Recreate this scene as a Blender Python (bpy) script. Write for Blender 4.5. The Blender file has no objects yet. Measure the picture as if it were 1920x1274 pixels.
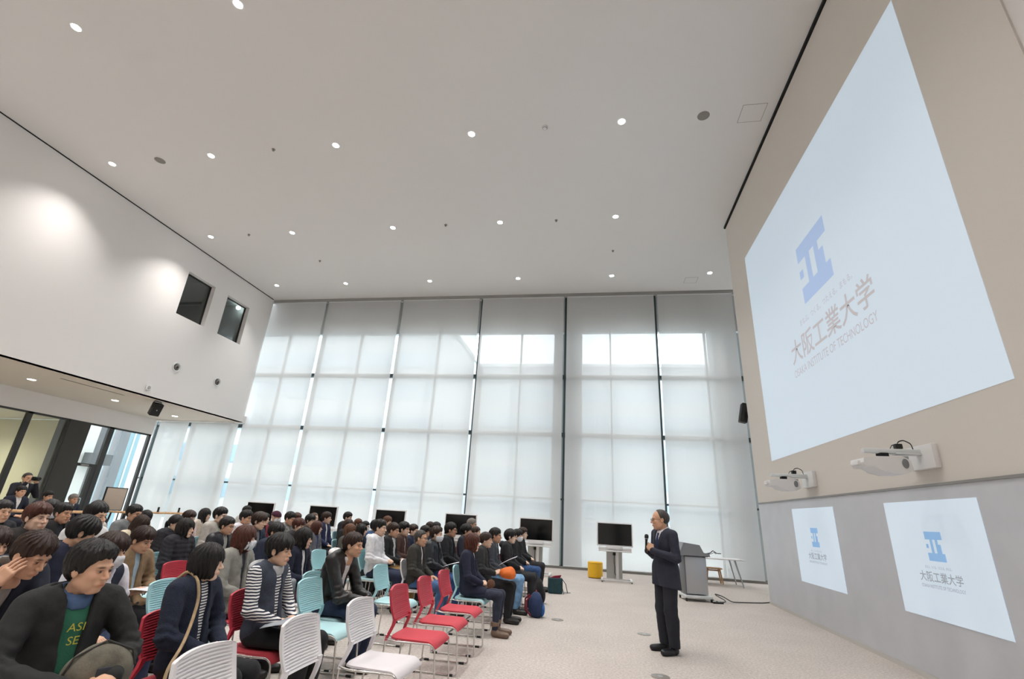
import bpy, bmesh, math, random
import numpy as np
from mathutils import Vector, Matrix

C = bpy.context.scene.collection
PI = math.pi
rnd = random.Random(7)

# ------------------------------------------------------------------ camera
PITCH, ROLL, YAW = 0.3561, 0.0585, -0.1845
def _cam():
    cp, sp, cr, sr, cy, sy = math.cos(PITCH), math.sin(PITCH), math.cos(ROLL), math.sin(ROLL), math.cos(YAW), math.sin(YAW)
    f = Vector((sy*cp, cy*cp, sp)); r0 = Vector((cy, -sy, 0)); u0 = r0.cross(f)
    rt = cr*r0+sr*u0; up = -sr*r0+cr*u0
    m = Matrix((rt, up, -f)).transposed().to_4x4(); m.translation = (0, 0, 1.547)
    cd = bpy.data.cameras.new('camera'); cd.sensor_width = 36; cd.lens = 889.44/1920*36; cd.clip_end = 400
    o = bpy.data.objects.new('camera', cd); o.matrix_world = m; C.objects.link(o)
    bpy.context.scene.camera = o
_cam()

# ------------------------------------------------------------------ world, exposure
def hexc(h, a=1.0):
    h = h.lstrip('#'); v = [int(h[i:i+2], 16)/255 for i in (0, 2, 4)]
    return tuple([(x/12.92 if x <= .04045 else ((x+.055)/1.055)**2.4) for x in v]+[a])
sc = bpy.context.scene
sc.view_settings.view_transform = 'Standard'; sc.view_settings.look = 'None'
sc.view_settings.gamma = 1; sc.view_settings.use_curve_mapping = False
sc.view_settings.exposure = 0.3
SKY = 5.3
w = bpy.data.worlds.new('World'); sc.world = w; w.use_nodes = True
nt = w.node_tree; nt.nodes.clear()
out = nt.nodes.new('ShaderNodeOutputWorld'); bg = nt.nodes.new('ShaderNodeBackground')
tc = nt.nodes.new('ShaderNodeTexCoord'); no = nt.nodes.new('ShaderNodeTexNoise'); no.inputs['Scale'].default_value = 9; no.inputs['Detail'].default_value = 5
rp = nt.nodes.new('ShaderNodeValToRGB'); rp.color_ramp.elements[0].position = .38; rp.color_ramp.elements[0].color = (.86, .91, .97, 1)
rp.color_ramp.elements[1].position = .58; rp.color_ramp.elements[1].color = (1, 1, 1, 1)
nt.links.new(tc.outputs['Generated'], no.inputs['Vector']); nt.links.new(no.outputs['Fac'], rp.inputs['Fac'])
nt.links.new(rp.outputs['Color'], bg.inputs['Color']); bg.inputs['Strength'].default_value = SKY
nt.links.new(bg.outputs['Background'], out.inputs['Surface'])
LAMP_W = 430.0

# ------------------------------------------------------------------ materials
MATS = {}
def mat(name, col, rough=.6, metal=0., bump=None, noise=None, emit=None, spec=.5, sheen=0., alpha=None):
    if name in MATS: return MATS[name]
    m = bpy.data.materials.new(name); m.use_nodes = True; t = m.node_tree; b = t.nodes['Principled BSDF']
    c = hexc(col) if isinstance(col, str) else tuple(col)+(1.,)*(4-len(col))
    b.inputs['Base Color'].default_value = c; b.inputs['Roughness'].default_value = rough
    b.inputs['Metallic'].default_value = metal; b.inputs['Specular IOR Level'].default_value = spec
    if sheen: b.inputs['Sheen Weight'].default_value = sheen
    tcn = t.nodes.new('ShaderNodeTexCoord')
    if noise:  # (scale, amount) colour mottling
        n = t.nodes.new('ShaderNodeTexNoise'); n.inputs['Scale'].default_value = noise[0]; n.inputs['Detail'].default_value = 4
        t.links.new(tcn.outputs['Object'], n.inputs['Vector'])
        mx = t.nodes.new('ShaderNodeMix'); mx.data_type = 'RGBA'
        k = noise[1]
        mx.inputs[6].default_value = tuple(min(1, v*(1-k)) for v in c[:3])+(1,)
        mx.inputs[7].default_value = tuple(min(1, v*(1+k)) for v in c[:3])+(1,)
        mr = t.nodes.new('ShaderNodeMapRange'); mr.inputs[1].default_value = .35; mr.inputs[2].default_value = .65
        t.links.new(n.outputs['Fac'], mr.inputs[0]); t.links.new(mr.outputs[0], mx.inputs[0]); t.links.new(mx.outputs[2], b.inputs['Base Color'])
    if bump:  # (scale, strength)
        n2 = t.nodes.new('ShaderNodeTexNoise'); n2.inputs['Scale'].default_value = bump[0]; n2.inputs['Detail'].default_value = 3
        t.links.new(tcn.outputs['Object'], n2.inputs['Vector'])
        bp = t.nodes.new('ShaderNodeBump'); bp.inputs['Strength'].default_value = bump[1]; bp.inputs['Distance'].default_value = .01
        t.links.new(n2.outputs['Fac'], bp.inputs['Height']); t.links.new(bp.outputs['Normal'], b.inputs['Normal'])
    if emit:
        b.inputs['Emission Color'].default_value = hexc(emit[0]); b.inputs['Emission Strength'].default_value = emit[1]
    MATS[name] = m
    return m

def skin_mat(name, col):
    if name in MATS: return MATS[name]
    m = mat(name, col, rough=.5, spec=.35); t = m.node_tree; b = t.nodes['Principled BSDF']
    a = t.nodes.new('ShaderNodeAttribute'); a.attribute_name = 'tint'
    mx = t.nodes.new('ShaderNodeMix'); mx.data_type = 'RGBA'; mx.blend_type = 'MULTIPLY'; mx.inputs[0].default_value = 1
    mx.inputs[6].default_value = hexc(col); t.links.new(a.outputs['Color'], mx.inputs[7]); t.links.new(mx.outputs[2], b.inputs['Base Color'])
    b.inputs['Subsurface Weight'].default_value = 0.0
    return m

def hair_mat(name, col):
    if name in MATS: return MATS[name]
    m = mat(name, col, rough=.42, spec=.4); t = m.node_tree; b = t.nodes['Principled BSDF']
    tcn = t.nodes.new('ShaderNodeTexCoord'); mp = t.nodes.new('ShaderNodeMapping'); mp.inputs['Scale'].default_value = (60, 60, 8)
    n = t.nodes.new('ShaderNodeTexNoise'); n.inputs['Scale'].default_value = 2.2; n.inputs['Detail'].default_value = 3
    t.links.new(tcn.outputs['Object'], mp.inputs['Vector']); t.links.new(mp.outputs['Vector'], n.inputs['Vector'])
    bp = t.nodes.new('ShaderNodeBump'); bp.inputs['Strength'].default_value = .8; bp.inputs['Distance'].default_value = .006
    t.links.new(n.outputs['Fac'], bp.inputs['Height']); t.links.new(bp.outputs['Normal'], b.inputs['Normal'])
    return m

def stripe_mat(name, c1, c2, per, axis=2, rough=.8, duty=.5):
    """horizontal knitted stripes in object space"""
    if name in MATS: return MATS[name]
    m = mat(name, c1, rough=rough); t = m.node_tree; b = t.nodes['Principled BSDF']
    tcn = t.nodes.new('ShaderNodeTexCoord'); sx = t.nodes.new('ShaderNodeSeparateXYZ'); t.links.new(tcn.outputs['Object'], sx.inputs[0])
    nz = t.nodes.new('ShaderNodeTexNoise'); nz.inputs['Scale'].default_value = 9
    t.links.new(tcn.outputs['Object'], nz.inputs['Vector'])
    src = sx.outputs[axis]
    ad = t.nodes.new('ShaderNodeMath'); ad.operation = 'MULTIPLY_ADD'; t.links.new(nz.outputs['Fac'], ad.inputs[0]); ad.inputs[1].default_value = per*1.2; t.links.new(src, ad.inputs[2])
    mu = t.nodes.new('ShaderNodeMath'); mu.operation = 'DIVIDE'; t.links.new(ad.outputs[0], mu.inputs[0]); mu.inputs[1].default_value = per
    fr = t.nodes.new('ShaderNodeMath'); fr.operation = 'FRACT'; t.links.new(mu.outputs[0], fr.inputs[0])
    gt = t.nodes.new('ShaderNodeMath'); gt.operation = 'GREATER_THAN'; t.links.new(fr.outputs[0], gt.inputs[0]); gt.inputs[1].default_value = duty
    mx = t.nodes.new('ShaderNodeMix'); mx.data_type = 'RGBA'; mx.inputs[6].default_value = hexc(c1); mx.inputs[7].default_value = hexc(c2)
    t.links.new(gt.outputs[0], mx.inputs[0]); t.links.new(mx.outputs[2], b.inputs['Base Color'])
    return m

def cloth(col, kind='cloth'):
    n = 'fabric_%s_%s' % (kind, col.strip('#'))
    if kind == 'leather': return mat(n, col, rough=.38, spec=.5, bump=(30, .35))
    if kind == 'denim': return mat(n, col, rough=.85, bump=(90, .3), noise=(14, .25))
    if kind == 'knit': return mat(n, col, rough=.95, bump=(120, .5), noise=(50, .12))
    return mat(n, col, rough=.85, bump=(40, .25), noise=(20, .10))

def blind_mat():
    m = bpy.data.materials.new('roller_blind_fabric'); m.use_nodes = True; t = m.node_tree; t.nodes.clear()
    o = t.nodes.new('ShaderNodeOutputMaterial')
    d = t.nodes.new('ShaderNodeBsdfDiffuse'); d.inputs['Color'].default_value = (.80, .81, .82, 1)
    tl = t.nodes.new('ShaderNodeBsdfTranslucent'); tl.inputs['Color'].default_value = (.86, .835, .80, 1)
    tr = t.nodes.new('ShaderNodeBsdfTransparent'); tr.inputs['Color'].default_value = (.9, .93, .96, 1)
    m1 = t.nodes.new('ShaderNodeMixShader'); m1.inputs[0].default_value = BLIND_TL
    m2 = t.nodes.new('ShaderNodeMixShader')
    tcn = t.nodes.new('ShaderNodeTexCoord'); wv = t.nodes.new('ShaderNodeTexNoise'); mp = t.nodes.new('ShaderNodeMapping'); mp.inputs['Scale'].default_value = (40, 1, .15)
    t.links.new(tcn.outputs['Object'], mp.inputs[0]); t.links.new(mp.outputs[0], wv.inputs['Vector']); wv.inputs['Scale'].default_value = 1; wv.inputs['Detail'].default_value = 2
    mr = t.nodes.new('ShaderNodeMapRange'); mr.inputs[3].default_value = BLIND_TR-.015; mr.inputs[4].default_value = BLIND_TR+.015
    t.links.new(wv.outputs['Fac'], mr.inputs[0]); t.links.new(mr.outputs[0], m2.inputs[0])
    t.links.new(d.outputs[0], m1.inputs[1]); t.links.new(tl.outputs[0], m1.inputs[2])
    t.links.new(m1.outputs[0], m2.inputs[1]); t.links.new(tr.outputs[0], m2.inputs[2]); t.links.new(m2.outputs[0], o.inputs[0])
    return m
BLIND_TL, BLIND_TR = .42, .12

def glass_mat(name, tint, refl=.08):
    m = bpy.data.materials.new(name); m.use_nodes = True; t = m.node_tree; t.nodes.clear()
    o = t.nodes.new('ShaderNodeOutputMaterial'); g = t.nodes.new('ShaderNodeBsdfGlossy'); g.inputs['Roughness'].default_value = .02
    tr = t.nodes.new('ShaderNodeBsdfTransparent'); tr.inputs['Color'].default_value = tint
    mx = t.nodes.new('ShaderNodeMixShader'); lw = t.nodes.new('ShaderNodeLayerWeight'); lw.inputs[0].default_value = .25
    mr = t.nodes.new('ShaderNodeMapRange'); mr.inputs[3].default_value = refl*.6; mr.inputs[4].default_value = .6
    t.links.new(lw.outputs['Fresnel'], mr.inputs[0]); t.links.new(mr.outputs[0], mx.inputs[0])
    t.links.new(tr.outputs[0], mx.inputs[1]); t.links.new(g.outputs[0], mx.inputs[2]); t.links.new(mx.outputs[0], o.inputs[0])
    return m
GLASS = glass_mat('window_glass', (.94, .965, .97, 1))
GLASS_DARK = glass_mat('dark_glass', (.75, .8, .8, 1), .15)

def carpet_mat():
    m = mat('carpet', '#c0b1a3', rough=1, spec=.1); t = m.node_tree; b = t.nodes['Principled BSDF']
    tcn = t.nodes.new('ShaderNodeTexCoord')
    n = t.nodes.new('ShaderNodeTexNoise'); n.inputs['Scale'].default_value = 34; n.inputs['Detail'].default_value = 6; n.inputs['Roughness'].default_value = .75
    n3 = t.nodes.new('ShaderNodeTexNoise'); n3.inputs['Scale'].default_value = 1.1; n3.inputs['Detail'].default_value = 3
    for q in (n, n3): t.links.new(tcn.outputs['Object'], q.inputs['Vector'])
    r = t.nodes.new('ShaderNodeValToRGB'); r.color_ramp.elements[0].position = .36; r.color_ramp.elements[1].position = .64
    r.color_ramp.elements[0].color = hexc('#b6ada6'); r.color_ramp.elements[1].color = hexc('#ddd5ce')
    t.links.new(n.outputs['Fac'], r.inputs['Fac'])
    mx = t.nodes.new('ShaderNodeMix'); mx.data_type = 'RGBA'; mx.blend_type = 'MULTIPLY'; mx.inputs[0].default_value = .22
    t.links.new(r.outputs['Color'], mx.inputs[6]); t.links.new(n3.outputs['Fac'], mx.inputs[7]); 
    t.links.new(mx.outputs[2], b.inputs['Base Color'])
    bp = t.nodes.new('ShaderNodeBump'); bp.inputs['Strength'].default_value = .5; bp.inputs['Distance'].default_value = .01
    t.links.new(n.outputs['Fac'], bp.inputs['Height']); t.links.new(bp.outputs['Normal'], b.inputs['Normal'])
    return m

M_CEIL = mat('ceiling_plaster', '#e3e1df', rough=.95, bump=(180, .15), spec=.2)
M_WHITE = mat('wall_white_paint', '#e7e4e2', rough=.9, bump=(150, .08), spec=.25)
M_BEIGE = mat('wall_beige_paint', '#ddd7d0', rough=.75, bump=(120, .08), spec=.3)
M_GREY = mat('grey_projection_panel', '#c8cad0', rough=.32, spec=.5, noise=(2.5, .03))
M_DARK = mat('black_gap_shade_and_parts', '#141414', rough=.9)  # painted shade on the gap strips, plain black on other parts
M_FRAME = mat('dark_window_frame', '#2c2c2c', rough=.5)
M_MULL = mat('grey_green_mullion', '#39474a', rough=.5)
M_PALE = mat('pale_metal', '#d9dcdc', rough=.45)
M_CARPET = carpet_mat()
M_BLIND = blind_mat()
M_CHROME = mat('chrome_tube', '#d4d2cf', rough=.22, metal=1.)
M_BLACK = mat('black_plastic', '#151515', rough=.45)
M_TVWHITE = mat('white_plastic', '#e4e3e3', rough=.4)
M_SCREEN = mat('screen_glass_black', '#06090b', rough=.12, spec=.6)
M_WOOD = mat('oak_veneer', '#c99f74', rough=.55, noise=(12, .15))
M_ALU = mat('brushed_aluminium', '#b9bbbf', rough=.35, metal=.6)

# ------------------------------------------------------------------ object helpers
def prop(o, label=None, cat=None, group=None, kind=None):
    if label: o['label'] = label
    if cat: o['category'] = cat
    if group: o['group'] = group
    if kind: o['kind'] = kind
    return o
def thing(name, label, cat, loc=(0, 0, 0), rz=0., group=None):
    o = bpy.data.objects.new(name, None); C.objects.link(o); o.location = loc; o.rotation_euler = (0, 0, rz); o.empty_display_size = .1
    return prop(o, label, cat, group)
def copy_tree(o, parent=None):
    c = o.copy(); C.objects.link(c)
    if parent is not None: c.parent = parent
    for ch in list(o.children): copy_tree(ch, c)
    return c

class MB:
    def __init__(s): s.v = []; s.f = []; s.mi = []; s.m = 0
    def add(s, v, f):
        b = len(s.v); s.v += [tuple(p) for p in v]; s.f += [tuple(b+i for i in q) for q in f]; s.mi += [s.m]*len(f); return s
    def box(s, x0, x1, y0, y1, z0, z1, M=None):
        v = [Vector((x, y, z)) for x in (x0, x1) for y in (y0, y1) for z in (z0, z1)]
        if M is not None: v = [M @ p for p in v]
        return s.add(v, [(0, 1, 3, 2), (4, 6, 7, 5), (0, 4, 5, 1), (2, 3, 7, 6), (0, 2, 6, 4), (1, 5, 7, 3)])
    def bev(s, x0, x1, y0, y1, z0, z1, r=.01, seg=2, M=None):
        bm = bmesh.new(); bmesh.ops.create_cube(bm, size=1)
        for q in bm.verts: q.co = Vector(((x0+x1)/2+q.co.x*(x1-x0), (y0+y1)/2+q.co.y*(y1-y0), (z0+z1)/2+q.co.z*(z1-z0)))
        bmesh.ops.bevel(bm, geom=bm.edges[:], offset=r, segments=seg, affect='EDGES', profile=.5)
        bm.verts.index_update()
        v = [q.co.copy() for q in bm.verts]
        if M is not None: v = [M @ p for p in v]
        s.add(v, [[q.index for q in f.verts] for f in bm.faces]); bm.free(); return s
    def lathe(s, prof, c=(0, 0, 0), n=24, axis='z', M=None):
        v = []; f = []
        for (r, z) in prof:
            for i in range(n):
                a = 2*PI*i/n; p = (r*math.cos(a), r*math.sin(a), z)
                if axis == 'x': p = (p[2], p[0], p[1])
                if axis == 'y': p = (p[0], p[2], p[1])
                p = Vector(p)+Vector(c)
                v.append(M @ p if M is not None else p)
        k = len(prof)
        for j in range(k-1):
            for i in range(n):
                a = j*n+i; b = j*n+(i+1) % n; f.append((a, b, b+n, a+n))
        f.append(tuple(range(n-1, -1, -1))); f.append(tuple((k-1)*n+i for i in range(n)))
        return s.add(v, f)
    def cyl(s, c, r, h, n=20, axis='z', M=None): return s.lathe([(r, 0), (r, h)], c, n, axis, M)
    def tube(s, pts, r, n=8, closed=False, fillet=0.):
        P = [Vector(p) for p in pts]
        if fillet:
            Q = []; k = len(P)
            for i, p in enumerate(P):
                if not closed and (i == 0 or i == k-1): Q.append(p); continue
                a = P[i-1]; b = P[(i+1) % k]; la = (a-p).length; lb = (b-p).length; d = min(fillet, la*.45, lb*.45)
                s0 = p+(a-p).normalized()*d; s1 = p+(b-p).normalized()*d
                for t in (0, .25, .5, .75, 1.): Q.append(s0*(1-t)**2+p*2*t*(1-t)+s1*t*t)
            P = Q
        k = len(P); v = []; f = []; up = None
        for i, p in enumerate(P):
            if closed: t = (P[(i+1) % k]-P[i-1])
            else: t = P[min(i+1, k-1)]-P[max(i-1, 0)]
            t.normalize()
            if up is None:
                up = Vector((0, 0, 1)) if abs(t.z) < .9 else Vector((1, 0, 0))
            x = t.cross(up)
            if x.length < 1e-4: x = t.orthogonal()
            x.normalize(); y = x.cross(t).normalized(); up = y
            rr = r[i] if isinstance(r, (list, tuple)) else r
            for j in range(n): a = 2*PI*j/n; v.append(p+x*rr*math.cos(a)+y*rr*math.sin(a))
        for i in range(k if closed else k-1):
            for j in range(n): a = i*n+j; b = i*n+(j+1) % n; c2 = ((i+1) % k)*n; f.append((a, b, c2+(j+1) % n, c2+j))
        if not closed: f.append(tuple(range(n-1, -1, -1))); f.append(tuple((k-1)*n+j for j in range(n)))
        return s.add(v, f)
    def prism(s, poly, z0, z1, M=None):
        """polygon (list of xy) extruded along z"""
        n = len(poly); v = [Vector((x, y, z0)) for x, y in poly]+[Vector((x, y, z1)) for x, y in poly]
        if M is not None: v = [M @ p for p in v]
        return s.add(v, [tuple(range(n-1, -1, -1)), tuple(range(n, 2*n))]+[(i, (i+1) % n, n+(i+1) % n, n+i) for i in range(n)])
    def build(s, name, mats, parent=None, smooth=False, loc=None, angle=None):
        me = bpy.data.meshes.new(name); me.from_pydata(s.v, [], s.f)
        if not isinstance(mats, (list, tuple)): mats = [mats]
        for m in mats: me.materials.append(m)
        if len(mats) > 1: me.polygons.foreach_set('material_index', s.mi)
        me.update()
        bm = bmesh.new(); bm.from_mesh(me); bmesh.ops.recalc_face_normals(bm, faces=bm.faces[:]); bm.to_mesh(me); bm.free()
        if smooth:
            me.polygons.foreach_set('use_smooth', [True]*len(me.polygons))
            try: me.set_sharp_from_angle(angle=angle or math.radians(38))
            except Exception: pass
        o = bpy.data.objects.new(name, me); C.objects.link(o)
        if parent is not None: o.parent = parent
        if loc: o.location = loc
        return o
def struct(o, label=None): return prop(o, label, None, None, 'structure')
# ------------------------------------------------------------------ room shell
ZC = 10.11; XR = 3.92; XL = -14.27; YW = 17.5; XP = -18.4; ZS = 4.56; YB = -7.0; XO = 6.6
def sbox(name, m, *boxes, label=None):
    b = MB()
    for q in boxes: b.box(*q)
    return struct(b.build(name, m), label)
sbox('floor', M_CARPET, (-24, XO+.3, YB-.3, YW+.9, -.25, 0), label='beige speckled carpet floor')
sbox('ceiling', M_CEIL, (XL-.3, XO+.3, YB-.3, YW+.9, ZC, ZC+.3), label='high flat pale grey ceiling')
# upper left wall with two window openings
def wall_left():
    b = MB(); x0, x1 = XL-.25, XL
    ys = [YB, 12.90, 14.17, 14.84, 16.09, YW-.17]; zs = [ZS, 7.49, 9.12, ZC]
    for i in range(5):
        for j in range(3):
            if j == 1 and i in (1, 3): continue
            b.box(x0, x1, ys[i], ys[i+1], zs[j], zs[j+1])
    struct(b.build('wall_left', M_WHITE), 'white upper wall above the lower side hall')
wall_left()
for i, (a, bq) in enumerate(((12.90, 14.17), (14.84, 16.09))):
    z0, z1 = 7.49, 9.12
    b = MB(); x0 = XL-.25
    b.box(x0-1.6, x0, a-.5, a-.45, z0-.6, z1+.3).box(x0-1.6, x0, bq+.45, bq+.5, z0-.6, z1+.3).box(x0-1.65, x0-1.6, a-.5, bq+.5, z0-.6, z1+.3)
    b.box(x0-1.6, x0, a-.5, bq+.5, z1+.3, z1+.35).box(x0-1.6, x0, a-.5, bq+.5, z0-.65, z0-.6)
    r = struct(b.build('wall_booth_%d' % (i+1), mat('booth_grey', '#5c625f' if i == 0 else '#6d7f88', rough=.9)), 'dim control booth behind the upper wall window')
    wn = MB().box(x0+.04, x0+.05, a, bq, z0, z1).build('window_%d' % (i+1), GLASS_DARK)
    struct(wn, 'upper wall interior window, %s' % ('left of the two' if i == 0 else 'right of the two, nearer the blinds'))
    fr = MB()
    for q in ((a, a+.025, z0, z1), (bq-.025, bq, z0, z1), (a, bq, z0, z0+.025), (a, bq, z1-.025, z1)): fr.box(x0+.03, x0+.08, *q)
    fr.build('window_frame', M_FRAME, wn)
    bl = bpy.data.lights.new('booth_fill_light', 'POINT'); bl.energy = (9, 26)[i]; bl.shadow_soft_size = .1; bo = bpy.data.objects.new('booth_fill_light', bl); C.objects.link(bo); bo.parent = r; bo.location = (x0-.5, bq+.25, z1+.15)  # small unseen fill light added to brighten the booth
    if i == 0:
        MB().box(x0-1.55, x0-1.5, a+.55, a+.95, z0+.1, z1-.5).build('noticeboard_panel', mat('booth_board', '#8d938c', rough=.8), wn)
    else:
        MB().box(x0-1.55, x0-1.45, a+.0, bq, z0+.55, z0+.63).build('ledge', mat('booth_ledge', '#9fb3bd', rough=.8), wn)
# soffit, fascia and the lower side hall
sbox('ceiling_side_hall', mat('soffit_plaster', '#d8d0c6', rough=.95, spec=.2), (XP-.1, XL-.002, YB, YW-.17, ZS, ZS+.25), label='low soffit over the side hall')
sbox('trim_1', M_WHITE, (XP-.35, XP, YB, YW-.12, 3.93, ZS-.002), label='white fascia above the glass partition')
sbox('trim_7', M_WHITE, (XP-.1, XL-.002, YW-.17, YW+.12, ZS-.03, ZS+.25), label='end of the low soffit above the short blinds')
# glass partition at x = XP
pb = MB()
for (y0, y1) in ((12.66, 12.82), (13.95, 14.02), (15.52, 15.72), (17.24, 17.36), (10.6, 10.76), (8.4, 8.56), (6.2, 6.36)): pb.box(XP-.12, XP-.02, y0, y1, 0, 3.93)
pb.box(XP-.12, XP-.02, YB, 17.36, 3.87, 3.93)
pb.box(XP-.12, XP-.02, YB, 14.0, 0, .14)
struct(pb.build('window_3', M_FRAME), 'dark framed glass partition of the side hall')
MB().box(XP-.08, XP-.07, YB, 13.98, .14, 3.87).build('pane', GLASS, bpy.data.objects['window_3'])
sbox('wall_pillar', mat('dark_grey_cladding', '#3b3a37', rough=.7), (XP-.5, XP-.01, 14.02, 14.78, 0, 3.925), label='wide dark grey pillar beside the glass door')
dr = MB().box(XP-.13, XP-.03, 14.78, 15.52, 2.40, 2.50).box(XP-.13, XP-.03, 15.36, 15.52, 0, 2.4).box(XP-.13, XP-.03, 14.78, 14.83, 0, 2.4).build('door_1', M_FRAME)
struct(dr, 'dark framed glass door with closer at its head')
MB().box(XP-.085, XP-.075, 14.78, 17.3, .02, 3.87).build('pane', GLASS, dr)
MB().bev(XP-.03, XP+.02, 14.9, 15.2, 2.41, 2.47, .01).build('door_closer', mat('closer_grey', '#8c8a86', rough=.4, metal=.5), dr)
MB().tube([(XP-.03, 15.3, .95), (XP+.04, 15.3, .95), (XP+.04, 15.3, 1.3), (XP-.03, 15.3, 1.3)], .013, fillet=.03).build('door_handle', M_ALU, dr, smooth=True)
# lit room beyond the partition
M_OLIVE = mat('olive_cream_wall', '#c9c6ac', rough=.9)
sbox('wall_far_room', M_OLIVE, (-23.0, -22.8, YB, 14.3, 0, 3.9), (-22.8, XP-.5, 14.15, 14.3, 0, 3.9), label='cream wall of the room beyond the partition')
sbox('ceiling_far_room', mat('far_ceiling', '#c4bfae', rough=.9), (-23.0, XP-.36, YB, 14.3, 3.93, 4.1))
# window wall : glazing, mullions and transoms
MX = [-18.7, -15.1, -11.66, -8.16, -4.66, -1.155, 2.35, 5.85]
ZT1, ZT2, ZHEAD = 6.70, 4.47, 8.62
YG = 17.80
def win_wall():
    b = MB()
    for i, x in enumerate(MX):
        b.box(x-.032, x+.032, YG-.10, YG+.10, 0, ZC)
        if i < len(MX)-1:
            xm = x+1.75; b.box(xm-.03, xm+.03, YG-.02, YG+.12, 0, ZC)
    for z in (ZT1, ZT2): b.box(-19, XO+.3, YG-.09, YG+.11, z-.07, z+.07)
    for z in (.04, 2.2): b.box(-19, XO+.3, YG-.03, YG+.08, z-.03, z+.03)
    o = struct(b.build('window_4', M_MULL), 'tall glazed curtain wall behind the roller blinds')
    MB().box(-19, XO+.3, YG+.13, YG+.14, 0, ZHEAD).build('pane', GLASS, o)
    sbox('wall_spandrel', mat('spandrel_grey', '#cfd3d4', rough=.7), (-19, XO+.3, YG+.15, YG+.35, ZHEAD, ZC), label='solid panel above the glazing')
win_wall()
sbox('trim_2', mat('blind_box_grey', '#9b9b98', rough=.6), (XL, XO+.3, YW-.10, YW+.08, 10.0, ZC-.001), label='grey blind pelmet along the ceiling')
sbox('trim_3', mat('sill_grey', '#8f8c88', rough=.6), (-18.4, XO, YW+.02, YW+.10, 0, .07), label='grey skirting under the blinds')
sbox('wall_end_column_left', M_WHITE, (XL-.32, XL-.25, YW-.17, YW+.2, ZS, ZC))
# outer closing walls
sbox('wall_back', M_WHITE, (-24, XO+.3, YB-.25, YB, 0, ZC))
sbox('wall_outer_right', M_WHITE, (XO, XO+.25, YB, YW-.2, 0, ZC))
# right wall (projection wall): slab that ends before the blinds
sbox('wall_right', M_BEIGE, (XR, XR+.5, 3.88, 13.1, 0, 10.05), label='beige projection wall')
sbox('wall_right_near', M_WHITE, (XR+.02, XR+.5, YB, 3.879, 0, 10.05), label='recessed pale wall beside the projection wall')
sbox('trim_4', M_DARK, (XR-.045, XR+.5, YB, 13.12, 10.05, ZC-.001), label='black strip painted as the shadow gap between ceiling and projection wall')  # solid black strip stands in for the shaded recess
sbox('trim_5', M_DARK, (XL-.01, XL+.022, YB, YW-.17, 10.085, ZC-.001), label='thin black strip painted as a shadow gap along the left wall')  # same black strip, shade of the joint put into its colour
sbox('wall_right_panel', M_GREY, (XR-.02, XR-.001, 3.90, 13.0, .06, 2.145), label='glossy grey writing panel on the lower wall')
sbox('trim_6', mat('panel_rail', '#8d8b89', rough=.4), (XR-.035, XR-.001, 3.90, 13.0, 2.146, 2.175))
sbox('baseboard_right', mat('base_pale', '#c9c6c2', rough=.5), (XR-.03, XR-.001, 3.90, 13.05, 0, .058))

# roller blinds: each one a thing
def blind(x0, x1, z1, label):
    t = thing('roller_blind', label, 'blind', ((x0+x1)/2, YW, 0), 0, None)
    w2 = (x1-x0)/2
    b = MB(); n = 16
    rows = 2
    v = []; f = []
    for j in range(rows):
        z = .10 if j == 0 else z1
        for i in range(n+1):
            x = -w2+2*w2*i/n; v.append((x, .004*math.sin(i*1.3), z))
    for i in range(n): f.append((i, i+1, n+2+i, n+1+i))
    b.add(v, f); fb = b.build('fabric', M_BLIND, t, smooth=True)
    MB().tube([(-w2, 0, .088), (w2, 0, .088)], .014).build('bottom_bar', M_PALE, t)
    MB().tube([(-w2, 0, z1+.03), (w2, 0, z1+.03)], .035, n=12).build('roller', M_PALE, t, smooth=True)
    return t
G2 = .065
for i, (a, bq, z1, lb) in enumerate((
    (-18.33, -16.92, 4.52, 'short roller blind under the low soffit, leftmost'),
    (-16.80, -14.56, 4.52, 'short roller blind under the low soffit, beside the tall blinds'),
    (-14.37, -11.66-G2, 9.98, 'tall pale roller blind next to the upper left wall'),
    (-11.66+G2, -8.16-G2, 9.98, 'second tall roller blind from the upper left wall'),
    (-8.16+G2, -4.66-G2, 9.98, 'third tall roller blind from the upper left wall'),
    (-4.66+G2, -1.155-G2, 9.98, 'tall roller blind with two bright sky panes showing through'),
    (-1.155+G2, 2.35-G2, 9.98, 'tall roller blind behind the yellow pouf and rightmost monitor'),
    (2.35+G2, 5.17, 9.98, 'tall roller blind behind the lectern, next to the projection wall'))):
    blind(a, bq, z1, lb)

# outside: ground, columns, neighbouring buildings
sbox('ground_outside', mat('outside_paving', '#b5b8b6', rough=.9), (-90, 60, YW+.9, 120, -.4, -.25))
for i, x in enumerate((-1.08, 5.05)):
    sbox('wall_column_%d' % (i+1), mat('outside_column', '#a8aaab', rough=.8), (x-.56, x+.56, 18.3, 19.2, -.25, 12), label='pale square column outside the glazing')
def building(x0, x1, y0, y1, h, label, m, nx, nz):
    t = thing('office_building', label, 'building', ((x0+x1)/2, (y0+y1)/2, -.25))
    w2, d2 = (x1-x0)/2, (y1-y0)/2
    MB().box(-w2, w2, -d2, d2, 0, h).build('wall', m, t)
    for k in range(nz):
        z = 2.0+k*(h-3)/nz
        MB().box(-w2+.6, w2-.6, -d2-.05, -d2+.05, z, z+1.6).build('window_band', mat('far_window', '#8ea3b0', rough=.3), t)
    MB().box(-w2-.2, w2+.2, -d2-.2, d2+.2, h, h+.4).build('parapet', mat('parapet', '#b9bcbd', rough=.7), t)
building(-70, -13.6, 40, 58, 18.2, 'pale office building far outside, behind the left blinds', mat('facade_a', '#b4b8ba', rough=.8), 8, 5)
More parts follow.
